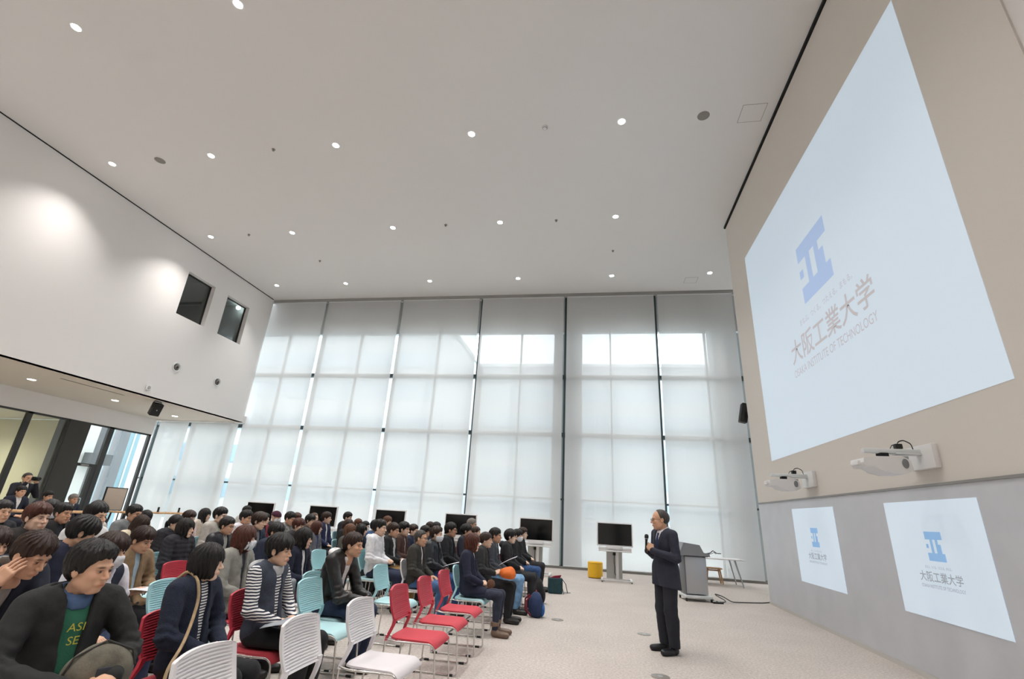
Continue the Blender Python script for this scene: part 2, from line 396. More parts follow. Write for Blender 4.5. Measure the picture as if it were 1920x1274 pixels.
building(-13.0, 24, 52, 66, 18.0, 'lower grey building outside behind the middle blinds', mat('facade_b', '#aaaeb0', rough=.8), 8, 5)
building(15.0, 42, 34, 48, 15.8, 'blue glazed office building outside behind the right blind', mat('facade_c', '#a5b6bf', rough=.6), 8, 4)
wg = thing('neighbouring_wing', 'grey panelled wing of the building seen through the glass door', 'building', (-23.6, 20.5, -.25))
for y0, y1, h, cc in ((18.2, 19.48, 7, '#a9aca8'), (19.48, 19.95, 7, '#4b4e50'), (20.55, 21.06, 7, '#5d6265'), (21.06, 21.62, 7, '#6f8f98'), (21.62, 22.6, 7, '#c3cacc')):
    MB().box(-.4, 0, y0-20.5, y1-20.5, 0, h).build('panel', mat('wing_'+cc.strip('#'), cc, rough=.6), wg)
MB().box(.0, .5, 19.1-20.5, 20.1-20.5, 3.0, 3.5).build('canopy', mat('wing_dark', '#3c4042', rough=.6), wg)
MB().box(-.1, .05, 21.30-20.5, 21.34-20.5, 0, 7).build('downpipe', M_PALE, wg)
building(-50, -34, 22, 34, 9, 'low outbuilding outside the glass door', mat('facade_d', '#7f8f92', rough=.7), 4, 2)
# ------------------------------------------------------------------ ceiling lamps
M_LAMP = mat('lamp_face', '#ffffff', emit=('#fffaf2', 26.))
COLX = [-13.19, -10.05, -6.44, -2.89, .635, 4.08]
ROWY = [16.0, 12.285, 8.62, 5.05, 1.4, -2.3, -5.6]
CN = ['first', 'second', 'third', 'fourth', 'fifth', 'sixth']; RN = ['row nearest the blinds', 'second row from the blinds', 'third row from the blinds', 'row nearest the camera', 'row above the camera', 'row behind the camera', 'row by the back wall']
lamp0 = None
ROWY = ROWY[1:]+ROWY[:1]; RN = RN[1:]+RN[:1]
def spot(par, wts, ang=104, r=.07, col=(1, .972, .94)):
    l = bpy.data.lights.new('lamp_light', 'SPOT'); l.energy = wts; l.spot_size = math.radians(ang); l.spot_blend = .95; l.shadow_soft_size = r; l.color = col
    o = bpy.data.objects.new('lamp_light', l); C.objects.link(o); o.parent = par; o.location = (0, 0, -.03); return o
for j, y in enumerate(ROWY):
    for i, x in enumerate(COLX):
        if x > 3.9 and y < 13.3: continue
        lb = 'round recessed ceiling downlight, %s from the left wall in the %s' % (CN[i], RN[j])
        if lamp0 is None:
            t = thing('ceiling_downlight', lb, 'ceiling light', (x, y, ZC), 0, 'recessed ceiling downlights')
            MB().lathe([(.075, -.004), (.10, -.006), (.10, 0), (.075, 0)], n=28).build('trim_ring', M_PALE, t, smooth=True)
            MB().lathe([(.001, -.010), (.072, -.010), (.072, -.002), (.001, -.002)], n=28).build('lamp_face', M_LAMP, t.children[0])
            spot(t, LAMP_W); lamp0 = t
        else:
            t = copy_tree(lamp0); t.location = (x, y, ZC); t['label'] = lb
        if y == 16.0:
            for c_ in t.children:
                if c_.type == 'LIGHT':
                    if 'row0_light' not in bpy.data.lights: q_ = c_.data.copy(); q_.name = 'row0_light'; q_.energy = LAMP_W*.75; q_.spot_size = math.radians(74)
                    c_.data = bpy.data.lights['row0_light']
M_LAMP2 = mat('lamp_face_low', '#ffffff', emit=('#fff6e6', 9.))
low0 = None
for n, (x, y) in enumerate(((-16.45, 11.05), (-16.45, 13.7), (-16.6, 16.4), (-16.45, 8.3), (-16.45, 5.5), (-16.45, 2.5))):
    lb = ['soffit downlight nearest the left edge of the photo', 'soffit downlight in the middle of the low side hall', 'soffit downlight next to the short blinds', 'soffit downlight out at the left', 'soffit downlight further back', 'soffit downlight at the back'][n]
    if low0 is None:
        t = thing('soffit_downlight', lb, 'ceiling light', (x, y, ZS), 0, 'downlights in the low soffit')
        MB().lathe([(.10, -.004), (.125, -.006), (.125, 0), (.10, 0)], n=24).build('trim_ring', M_PALE, t, smooth=True)
        MB().lathe([(.001, -.010), (.098, -.010), (.098, -.002), (.001, -.002)], n=24).build('lamp_face', M_LAMP2, t.children[0])
        spot(t, 45, 120, .1); low0 = t
    else: t = copy_tree(low0); t.location = (x, y, ZS); t['label'] = lb
fr0 = None
for n, (x, y) in enumerate(((-20.8, 12.0), (-20.8, 9.0), (-20.8, 6.0))):
    t = thing('room_downlight', 'downlight in the cream room beyond the partition, %s' % ('nearest the pillar', 'left of the one by the pillar', 'furthest back')[n], 'ceiling light', (x, y, 3.93))
    MB().lathe([(.001, -.010), (.12, -.010), (.12, -.001), (.001, -.001)], n=24).build('lamp_face', M_LAMP2, t)
    spot(t, 600, 160, .1, (1, .95, .8))

# ------------------------------------------------------------------ ceiling fittings
def disc(name, label, cat, x, y, r, h, m, z=ZC, group=None):
    return prop(MB().lathe([(r*.2, -h), (r*.75, -h), (r, -h*.3), (r, 0), (r*.2, 0)], n=28).build(name, m, loc=(x, y, z), smooth=True), label, cat, group)
M_SPK = mat('speaker_grille', '#8b8781', rough=.7)
disc('ceiling_speaker', 'round grey ceiling speaker near the left wall', 'speaker', -11.66, 8.64, .13, .012, M_SPK, group='round ceiling speakers')
disc('ceiling_speaker', 'round grey ceiling speaker near the projection wall', 'speaker', 2.41, 8.65, .13, .012, M_SPK, group='round ceiling speakers')
for x, y, lb in ((-8.17, 8.58, 'small ceiling sprinkler between the second and third downlights of the third row'), (-11.68, 12.27, 'small ceiling sprinkler near the left wall, second row'),
    (-10.12, 14.15, 'small ceiling sprinkler between the first two lamp rows, left'), (-4.65, 12.28, 'small ceiling sprinkler in the middle of the second row'), (-1.14, 12.32, 'small ceiling sprinkler right of the middle in the second row'), (.62, 14.22, 'small ceiling sprinkler between the first two lamp rows, right')):
    b = MB().lathe([(.045, 0), (.045, -.008), (.015, -.012), (.012, -.04), (.03, -.045), (.03, -.05), (.004, -.052)], n=16)
    prop(b.build('sprinkler', M_SPK, loc=(x, y, ZC), smooth=True), lb, 'sprinkler', 'ceiling sprinklers')
sd = thing('smoke_detector', 'white smoke detector with dark slot on the ceiling, middle of the third row', 'smoke detector', (-1.12, 8.6, ZC))
MB().lathe([(.07, 0), (.07, -.02), (.045, -.045), (.005, -.05)], n=24).build('housing', M_TVWHITE, sd, smooth=True)
MB().lathe([(.056, -.036), (.050, -.042), (.048, -.040)], n=24).build('slot_ring', M_BLACK, sd)
def hatch(x0, x1, y0, y1, lb, z=ZC, m=M_CEIL):
    b = MB()
    for q in ((x0, x1, y0, y0+.012), (x0, x1, y1-.012, y1), (x0, x0+.012, y0, y1), (x1-.012, x1, y0, y1)): b.box(q[0], q[1], q[2], q[3], z-.004, z-.0005)
    t = thing('access_panel', lb, 'access panel', ((x0+x1)/2, (y0+y1)/2, z))
    o = b.build('edge_frame', mat('hatch_edge', '#a8a39e', rough=.8), t); o.location = (-(x0+x1)/2, -(y0+y1)/2, -z)
    o = MB().box(x0+.012, x1-.012, y0+.012, y1-.012, z-.003, z-.0005).build('cover', m, t); o.location = (-(x0+x1)/2, -(y0+y1)/2, -z)
hatch(3.18, 3.68, 8.44, 8.94, 'square access panel in the ceiling by the projection wall')
hatch(3.3, 3.75, 16.3, 16.75, 'square access panel in the ceiling near the blinds')
sl = MB().box(-15.25, -15.17, 10.9, 12.9, ZS-.006, ZS-.0005).build('slot_diffuser', mat('slot_grey', '#8d857c', rough=.8)); prop(sl, 'long thin air slot in the low soffit', 'air vent')

# ------------------------------------------------------------------ fittings on the upper left wall
def nozzle(y, z, lb):
    t = thing('air_nozzle', lb, 'air vent', (XL, y, z), 0, 'round air nozzles')
    MB().lathe([(.11, 0), (.17, .0), (.17, .012), (.15, .03), (.125, .02), (.11, .004)], n=32, axis='x').build('flange', M_PALE, t, smooth=True)
    MB().lathe([(.001, .003), (.115, .003), (.115, .006), (.001, .006)], n=32, axis='x').build('throat', mat('nozzle_dark', '#2f2d2b', rough=.7), t)
    q = MB().lathe([(.095, .01), (.075, .035), (.05, .045), (.042, .03), (.055, .02), (.08, .005)], n=32, axis='x', M=Matrix.Rotation(.25, 4, 'Y')); q.build('jet_cone', mat('nozzle_grey', '#77736f', rough=.5), t, smooth=True)
nozzle(13.57, 5.74, 'round air nozzle on the upper left wall, left of the pair')
nozzle(15.48, 5.74, 'round air nozzle on the upper left wall, right of the pair')
ws = thing('wall_sensor', 'small square white box on the upper left wall above the hanging speaker', 'sensor', (XL, 12.78, 4.80))
MB().bev(0, .05, -.09, .09, -.09, .09, .012).build('housing', M_TVWHITE, ws, smooth=True)
MB().lathe([(.001, .05), (.05, .05), (.045, .07), (.01, .08)], n=20, axis='x').build('lens', mat('lens_grey', '#a9a6a2', rough=.3), ws, smooth=True)
sp = thing('hanging_speaker', 'black loudspeaker hung from the soffit edge', 'speaker', (-14.75, 13.75, ZS))
MB().box(-.03, .03, -.12, .12, -.02, 0).build('ceiling_plate', M_BLACK, sp)
MB().tube([(0, -.13, -.02), (0, -.16, -.05), (0, -.16, -.25)], .012).tube([(0, .13, -.02), (0, .16, -.05), (0, .16, -.25)], .012).build('bracket', M_BLACK, sp)
RS = Matrix.Translation((0, 0, -.27)) @ Matrix.Rotation(-.35, 4, 'Z') @ Matrix.Rotation(.42, 4, 'Y')
MB().bev(-.11, .11, -.145, .145, -.21, .21, .015, M=RS).build('cabinet', M_BLACK, sp, smooth=True)
cbn = [c for c in sp.children if c.name.startswith('cabinet')][0]
MB().box(.110, .114, -.13, .13, -.19, .19, M=RS).build('grille', mat('grille_black', '#222222', rough=.8), cbn)
MB().lathe([(.001, .114), (.02, .114), (.018, .118), (.001, .118)], n=12, axis='x', M=RS).build('badge', mat('badge_silver', '#c8c8c8', rough=.4), cbn)
ws2 = thing('wall_speaker', 'black loudspeaker at the end of the projection wall, in front of the blinds', 'speaker', (XR, 13.22, 4.45))
RS = Matrix.Translation((-.02, .12, 0)) @ Matrix.Rotation(.22, 4, 'Y')
MB().bev(-.09, .09, -.10, .10, -.26, .26, .015, M=RS).build('cabinet', M_BLACK, ws2, smooth=True)
MB().box(.0, .16, -.10, .16, -.03, .03).build('bracket', M_BLACK, ws2)
MB().box(-.094, -.090, -.09, .09, -.24, .24, M=RS).build('grille', mat('grille_black', '#222222'), ws2)

# ------------------------------------------------------------------ projections
def proj_mat(name, col, e):
    m = mat(name, '#c8d2da', rough=.7); b = m.node_tree.nodes['Principled BSDF']
    b.inputs['Emission Color'].default_value = hexc(col); b.inputs['Emission Strength'].default_value = e; return m
M_PROJ = proj_mat('projected_white', '#cfe2f5', .34)  # light thrown by the projectors, put into a faintly glowing panel
def ink(name, col): return mat(name, col, rough=.7, emit=(col, .27))  # projected lettering and emblem glow in the same way
M_LOGO = ink('projected_blue', '#b0c8ee'); M_LOGO2 = ink('projected_sky_blue', '#8fbbe8')
M_INK = ink('projected_grey', '#c0bec2'); M_INK2 = ink('projected_dark_grey', '#9aa2aa')
def text_obj(body, size, name, m, parent, loc, width=None, off=0.):
    cu = bpy.data.curves.new(name, 'FONT'); cu.body = body; cu.size = size; cu.align_x = 'CENTER'; cu.align_y = 'CENTER'; cu.resolution_u = 3; cu.offset = off
    to = bpy.data.objects.new(name+'_curve', cu); C.objects.link(to)
    bpy.context.view_layer.update()
    me = bpy.data.meshes.new_from_object(to.evaluated_get(bpy.context.evaluated_depsgraph_get()))
    bpy.data.objects.remove(to)
    co = np.empty(len(me.vertices)*3, 'f'); me.vertices.foreach_get('co', co); co = co.reshape(-1, 3)
    if len(co):
        co[:, 0] -= (co[:, 0].max()+co[:, 0].min())/2; co[:, 1] -= (co[:, 1].max()+co[:, 1].min())/2
        if width: co[:, 0] *= width/(co[:, 0].max()-co[:, 0].min())
        h = size
        # text plane -> wall plane: text x runs towards -Y, text y is up
        new = np.stack([np.zeros(len(co)), -co[:, 0], co[:, 1]], 1)
        me.vertices.foreach_set('co', new.astype('f').ravel()); me.update()
    me.materials.clear(); me.materials.append(m)
    o = bpy.data.objects.new(name, me); C.objects.link(o); o.parent = parent; o.location = loc; return o
def logo(parent, cy, cz, wd, ht, m, x):
    """beam-like emblem: two bars, two stems with a slit between, a small square at the left"""
    b = MB()
    def r(u0, u1, v0, v1): b.box(x-.001, x, cy-(u1-.5)*wd, cy-(u0-.5)*wd, cz+(v0-.5)*ht, cz+(v1-.5)*ht)
    r(0, 1, .73, 1); r(0, 1, 0, .27); r(.27, .42, .27, .73); r(.58, .72, .27, .73); r(.72, .86, .27, .57); r(0, .13, .43, .57)
    return b.build('emblem', m, parent)
def projection(y0, y1, z0, z1, label, lg, txt, eng, tag, mi, ml, group=None):
    cy, cz = (y0+y1)/2, (z0+z1)/2
    xs = XR-.022 if z1 < 2.2 else XR-.001
    t = thing('projected_slide', label, 'projection', (xs, cy, cz), 0, group)
    MB().box(-.004, 0, y0-cy, y1-cy, z0-cz, z1-cz).build('slide_area', M_PROJ, t)
    logo(t, lg[0]-cy, lg[1]-cz, lg[2], lg[3], ml, -.0045)
    text_obj('大阪工業大学', txt[3], 'university_name', mi, t, (-.0055, txt[0]-cy, txt[1]-cz), txt[2], .006*txt[3]/.5)
    text_obj('OSAKA INSTITUTE OF TECHNOLOGY', eng[3], 'english_name', mi, t, (-.0055, eng[0]-cy, eng[1]-cz), eng[2])
    text_obj('まなぶ。つくる。つたえる。まもる。', tag[3], 'slogan', mi, t, (-.0055, tag[0]-cy, tag[1]-cz), tag[2])
    return t
projection(5.05, 11.79, 3.03, 8.26, 'huge pale blue projected slide with emblem and university name on the upper projection wall',
    (8.33, 6.18, 1.17, 1.17), (8.32, 4.90, 3.05, .50), (8.35, 4.48, 3.0, .22), (8.25, 5.33, 2.0, .14), M_INK, M_LOGO)
g = 'small projected slides on the grey panel'
projection(5.91, 7.64, .69, 1.995, 'small projected slide on the grey panel, nearer the camera and larger in the photo', (6.76, 1.485, .30, .32), (6.79, 1.15, .74, .12), (6.79, 1.045, .74, .052), (6.79, 1.255, .46, .036), M_INK2, M_LOGO2, g)
projection(9.16, 10.96, .685, 1.99, 'small projected slide on the grey panel, further from the camera beside the blinds', (10.05, 1.485, .30, .32), (10.07, 1.17, .74, .12), (10.07, 1.07, .74, .052), (10.07, 1.26, .46, .036), M_INK2, M_LOGO2, g)

# ------------------------------------------------------------------ short-throw projectors on arms
def projector(y, lb):
    t = thing('wall_projector', lb, 'projector', (XR, y, 2.47), 0, 'short throw projectors on wall arms')
    t.scale = (.54, .80, .86)
    MB().bev(-.12, 0, -.31, .31, -.15, .17, .01).build('wall_plate', M_TVWHITE, t, smooth=True)
    a = MB().bev(-1.25, -.05, -.05, .05, .05, .115, .012).bev(-.62, -.08, -.065, .065, .035, .06, .008); a.build('arm', M_PALE, t, smooth=True)
    b = MB().bev(-.95, -.78, -.07, .07, -.02, .055, .01); b.build('mount_joint', M_DARK, t, smooth=True)
    # body: profile in x-z extruded along y
    prof = [(-1.42, -.10), (-1.40, -.04), (-1.15, -.015), (-.62, -.01), (-.48, -.06), (-.46, -.19), (-.60, -.24), (-.85, -.245), (-1.10, -.20), (-1.22, -.155), (-1.38, -.155)]
    M = Matrix(((1, 0, 0, 0), (0, 0, -1, 0), (0, 1, 0, 0), (0, 0, 0, 1)))
    MB().prism([(px, pz) for px, pz in prof], -.20, .20, M=M).build('projector_body', M_TVWHITE, t)
    MB().bev(-.62, -.50, -.19, .19, -.045, .0, .01).build('rear_hood', mat('projector_grey', '#9fa2a3', rough=.5), t, smooth=True)
    MB().lathe([(.001, 0), (.062, 0), (.066, -.006), (.058, -.012), (.001, -.012)], (-.60, -.20, -.105), 24, 'y').build('vent_grille', mat('vent_grey', '#7d8082', rough=.6), t, smooth=True)
    MB().prism([(-1.12, -.20), (-.62, -.24), (-.86, -.246), (-.98, -.13)], -.202, -.200, M=M).build('side_panel', mat('projector_side_grey', '#b9bbbf', rough=.5), t)  # thin side panel in a greyer tone than the body
    MB().bev(-1.47, -1.36, -.10, .10, -.13, -.06, .012).build('lens_hood', M_TVWHITE, t, smooth=True)
    MB().tube([(-.55, 0, .115), (-.5, 0, .22), (-.36, .02, .25), (-.22, .02, .2), (-.2, .02, .12)], .009, fillet=.05).tube([(-.7, 0, .1), (-.62, .02, .17), (-.5, .02, .19)], .007).build('cable', M_BLACK, t, smooth=True)
    MB().bev(-.58, -.44, -.04, .04, .12, .19, .01).build('cable_box', M_BLACK, t, smooth=True)
    return t
projector(6.58, 'white wall projector on a long arm, nearer the camera')
projector(9.90, 'white wall projector on a long arm, further from the camera above the far small slide')

# ------------------------------------------------------------------ monitor carts
def monitor_cart():
    t = thing('monitor_stand', '', 'monitor', (0, 0, 0), 0, 'wheeled monitor stands in front of the blinds')
    d = MB().bev(-.50, .50, -.03, .03, .90, 1.53, .012); fr = d.build('bezel', M_TVWHITE, t, smooth=True)
    MB().box(-.47, .47, -.034, -.030, .935, 1.50).build('screen', M_SCREEN, fr)
    MB().bev(-.22, .22, -.06, .06, .83, .91, .01).build('speaker_bar', M_TVWHITE, t, smooth=True)
    MB().bev(-.46, .46, -.22, .20, .765, .795, .008).bev(-.46, .46, -.02, .20, .795, .87, .006).build('shelf', M_TVWHITE, t, smooth=True)
    MB().box(-.24, .20, .12, .15, .06, .77).build('back_panel', mat('cart_panel', '#b9bab6', rough=.6), t)
    MB().bev(.02, .10, -.02, .05, .04, .77, .01).build('column', M_TVWHITE, t, smooth=True)
    MB().bev(-.06, .02, .05, .11, .66, .74, .01).build('power_strip', M_BLACK, t, smooth=True)
    b = MB().tube([(-.02, .09, .68), (-.03, .07, .5), (-.01, .09, .35), (-.02, .08, .2), (.12, .12, .05)], .007); b.build('cable', M_BLACK, t, smooth=True)
    b = MB().bev(-.40, -.34, -.30, .30, .03, .07, .01).bev(.40, .46, -.30, .30, .03, .07, .01).bev(-.40, .46, .06, .12, .035, .065, .008).bev(-.40, .46, -.29, -.25, .035, .065, .008); bs = b.build('base', M_TVWHITE, t, smooth=True)
    for x in (-.37, .43):
        for y in (-.27, .27): MB().cyl((x-.012, y, .02), .02, .024, 12, 'x').build('wheel', M_BLACK, bs)
    return t
mc = None
TVN = ['leftmost', 'second from left', 'third from left', 'fourth from left', 'fifth from left', 'beside yellow pouf']
for i, x in enumerate((-10.87, -8.62, -6.33, -4.05, -1.74, .525)):
    t = monitor_cart() if mc is None else copy_tree(mc)
    if mc is None: mc = t
    t.location = (x, 15.0, 0); t['label'] = 'black monitor in white frame on wheeled stand, '+TVN[i]
    t.rotation_euler.z = (0.02, -.03, .02, 0, .03, .0)[i]

# yellow pouf
pf = thing('pouf', 'yellow cylindrical pouf on the floor beside the rightmost monitor', 'pouf', (-.03, 15.55, 0))
MB().lathe([(.01, .012), (.20, .012), (.215, .03), (.218, .4), (.205, .425), (.01, .43)], n=40).build('cushion_body', mat('yellow_vinyl', '#eab51c', rough=.5), pf, smooth=True)
MB().lathe([(.219, .385), (.2215, .39), (.219, .395)], n=40).build('seam', mat('yellow_seam', '#c99712', rough=.6), pf, smooth=True)
MB().lathe([(.01, 0), (.19, 0), (.19, .012), (.01, .012)], n=32).build('foot', M_BLACK, pf)

# lectern
lc = thing('lectern', 'grey metal lectern on castors behind the speaker', 'lectern', (2.20, 12.6, 0), .12)
MB().bev(-.24, .24, -.20, .20, .14, .92, .02).build('cabinet', M_ALU, lc, smooth=True)
MB().bev(-.262, -.235, -.21, .21, .12, .92, .006).build('side_panel', mat('lectern_dark', '#6e6f73', rough=.4, metal=.3), lc, smooth=True)
MY = Matrix(((1, 0, 0, 0), (0, 0, -1, 0), (0, 1, 0, 0), (0, 0, 0, 1)))
MB().prism([(-.34, .92), (.32, .92), (.30, .99), (.18, 1.00), (.10, 1.16), (-.26, 1.20), (-.36, .98)], -.26, .26, M=MY).build('console', mat('lectern_console', '#8c8d91', rough=.35, metal=.2), lc)
MB().bev(-.27, .27, -.26, .26, .915, .935, .006).build('top_tray', M_DARK, lc, smooth=True)
bs = MB().bev(-.30, .30, -.28, .28, .07, .12, .012).build('base', M_PALE, lc, smooth=True)
MB().tube([(.25, -.1, .98), (.38, -.1, 1.0), (.44, -.1, 1.06), (.52, -.1, 1.0), (.62, -.1, 1.0)], .009, fillet=.03).tube([(.25, -.02, .97), (.42, -.04, .98), (.5, 0, 1.02), (.55, .03, .98)], .006, fillet=.03).build('gooseneck_microphone', M_BLACK, lc, smooth=True)
for x in (-.27, .27):
    for y in (-.25, .25): MB().cyl((x-.014, y, .033), .033, .028, 14, 'x').build('castor', M_BLACK, bs, smooth=True)
cb = MB().tube([(2.45, 12.62, .10), (2.6, 12.5, .02), (2.75, 12.5, .012), (2.9, 12.72, .012), (2.7, 12.85, .10), (2.62, 12.6, .16), (2.75, 12.45, .14), (2.95, 12.55, .03), (3.1, 12.7, .012), (3.7, 12.95, .012), (4.05, 13.25, .012), (4.3, 13.7, .012), (4.4, 14.2, .012)], .011, fillet=.12)
prop(cb.build('floor_cable', mat('cable_grey', '#4c4a49', rough=.6), smooth=True), 'dark cable coiled by the lectern and running to the projection wall', 'cable')
ps = thing('power_strip', 'small black power strip on the floor beside the lectern', 'power strip', (2.62, 12.32, 0), .2)
MB().bev(-.11, .11, -.03, .03, 0, .035, .006).build('housing', M_BLACK, ps, smooth=True)
MB().bev(-.09, -.05, -.018, .018, .035, .06, .004).bev(0, .04, -.018, .018, .035, .06, .004).build('plug', M_PALE, ps, smooth=True)

# white table with wooden stools
tb = thing('white_table', 'long white table with splayed grey legs behind the lectern', 'table', (3.15, 16.2, 0))
MB().bev(-1.05, 1.05, -.42, .42, .70, .725, .008).build('tabletop', M_TVWHITE, tb, smooth=True)
for sx in (-1, 1):
    for sy in (-1, 1): MB().tube([(sx*.78, sy*.30, .70), (sx*.94, sy*.40, .01)], [.028, .016], 10).build('leg', M_ALU, tb, smooth=True)
st0 = None
for i, (x, y) in enumerate(((3.45, 16.55), (2.78, 16.33))):
    lb = ('low wooden stool under the white table, right one', 'low wooden stool under the white table, half hidden by the lectern')[i]
    if st0 is None:
        t = thing('wooden_stool', lb, 'stool', (x, y, 0), 0, 'low wooden stools'); st0 = t
        MB().bev(-.24, .24, -.16, .16, .40, .435, .01).build('seat', M_WOOD, t, smooth=True)
        for sx in (-1, 1):
            for sy in (-1, 1): MB().tube([(sx*.17, sy*.11, .40), (sx*.23, sy*.14, 0)], .022, 8).build('leg', M_WOOD, t, smooth=True)
        MB().box(-.18, .18, -.01, .01, .34, .38).build('stretcher', M_WOOD, t)
    else: t = copy_tree(st0); t.location = (x, y, 0); t['label'] = lb

# floor outlets
for x, y, lb in ((.70, 8.42, 'round floor outlet left of the speaker'), (.68, 6.31, 'round floor outlet at the bottom edge in front of the speaker'), (-.67, 12.06, 'flat floor outlet near the bags on the floor'), (-.63, 8.88, 'flat floor outlet near the woman in boots')):
    t = thing('floor_outlet', lb, 'floor outlet', (x, y, 0), 0, 'round floor outlets')
    MB().lathe([(.005, 0), (.10, 0), (.10, .004), (.085, .007), (.005, .007)], n=32).build('cover', mat('outlet_steel', '#8f8a82', rough=.4, metal=.3), t, smooth=True)
    MB().lathe([(.005, .007), (.03, .007), (.028, .010), (.005, .010)], n=16).build('latch', M_ALU, t)

# ------------------------------------------------------------------ high counters and beige board at the back left
def counter(x, y, L, lb, rz=PI/2):
    t = thing('high_counter', lb, 'counter', (x, y, 0), rz, 'wood topped high counters')
    MB().bev(-L/2, L/2, -.30, .30, 1.045, 1.085, .006).build('countertop', M_WOOD, t, smooth=True)
    for sx in (-1, 1):
        for sy in (-1, 1): MB().tube([(sx*(L/2-.1), sy*.22, 1.04), (sx*(L/2-.02), sy*.27, .0)], .022, 8).build('leg', M_BLACK, t, smooth=True)
    MB().tube([(-L/2+.1, .24, .25), (L/2-.1, .24, .25)], .015).build('stretcher', M_BLACK, t, smooth=True)
    return t
counter(-12.40, 9.3, 2.9, 'wood topped high counter in front of the men in suits')
counter(-12.75, 12.9, 2.5, 'wood topped high counter beside the beige board, by the short blinds')
for y in (12.3, 13.0, 13.75):
    t = thing('counter_post', 'black post frame standing on the wooden counter, %s' % ({12.3: 'left', 13.0: 'middle', 13.75: 'right'}[y]), 'post', (-12.75, y, 1.085), 0, 'black posts on the counter')
    MB().bev(-.02, .02, -.02, .02, 0, .14, .004).build('post', M_BLACK, t, smooth=True); MB().box(-.03, .03, -.03, .03, 0, .008).build('foot', M_BLACK, t)
bd = thing('display_board', 'beige display board on a black stand in front of the glass partition', 'board', (-13.9, 12.55, 0), PI/2+.08)
MB().bev(-.34, .34, -.015, .015, 1.08, 1.68, .006).build('board_panel', mat('board_beige', '#b9aa9b', rough=.8), bd, smooth=True)
b = MB()
for q in ((-.36, -.34, 1.06, 1.70), (.34, .36, 1.06, 1.70), (-.36, .36, 1.06, 1.08), (-.36, .36, 1.68, 1.70)): b.box(q[0], q[1], -.02, .02, q[2], q[3])
b.build('board_frame', M_BLACK, bd)
MB().tube([(-.3, 0, 1.07), (-.3, 0, .03)], .015).tube([(.3, 0, 1.07), (.3, 0, .03)], .015).build('stand', M_BLACK, bd, smooth=True)
MB().bev(-.33, -.27, -.25, .25, 0, .03, .006).bev(.27, .33, -.25, .25, 0, .03, .006).build('foot', M_BLACK, bd, smooth=True)
stl0 = None
def high_stool(x, y, lb, h=1.):
    global stl0
    if stl0 is None:
        t = thing('high_stool', lb, 'stool', (x, y, 0), 0, 'high stools at the counter'); t.scale = (1, 1, h); stl0 = t
        MB().lathe([(.01, .70), (.17, .70), (.18, .73), (.16, .75), (.01, .755)], n=24).build('seat', M_BLACK, t, smooth=True)
        for a in range(4): MB().tube([(.12*math.cos(a*PI/2+.78), .12*math.sin(a*PI/2+.78), .70), (.2*math.cos(a*PI/2+.78), .2*math.sin(a*PI/2+.78), 0)], .012).build('leg', M_BLACK, t, smooth=True)
    else: t = copy_tree(stl0); t.location = (x, y, 0); t['label'] = lb; t.scale = (1, 1, h)
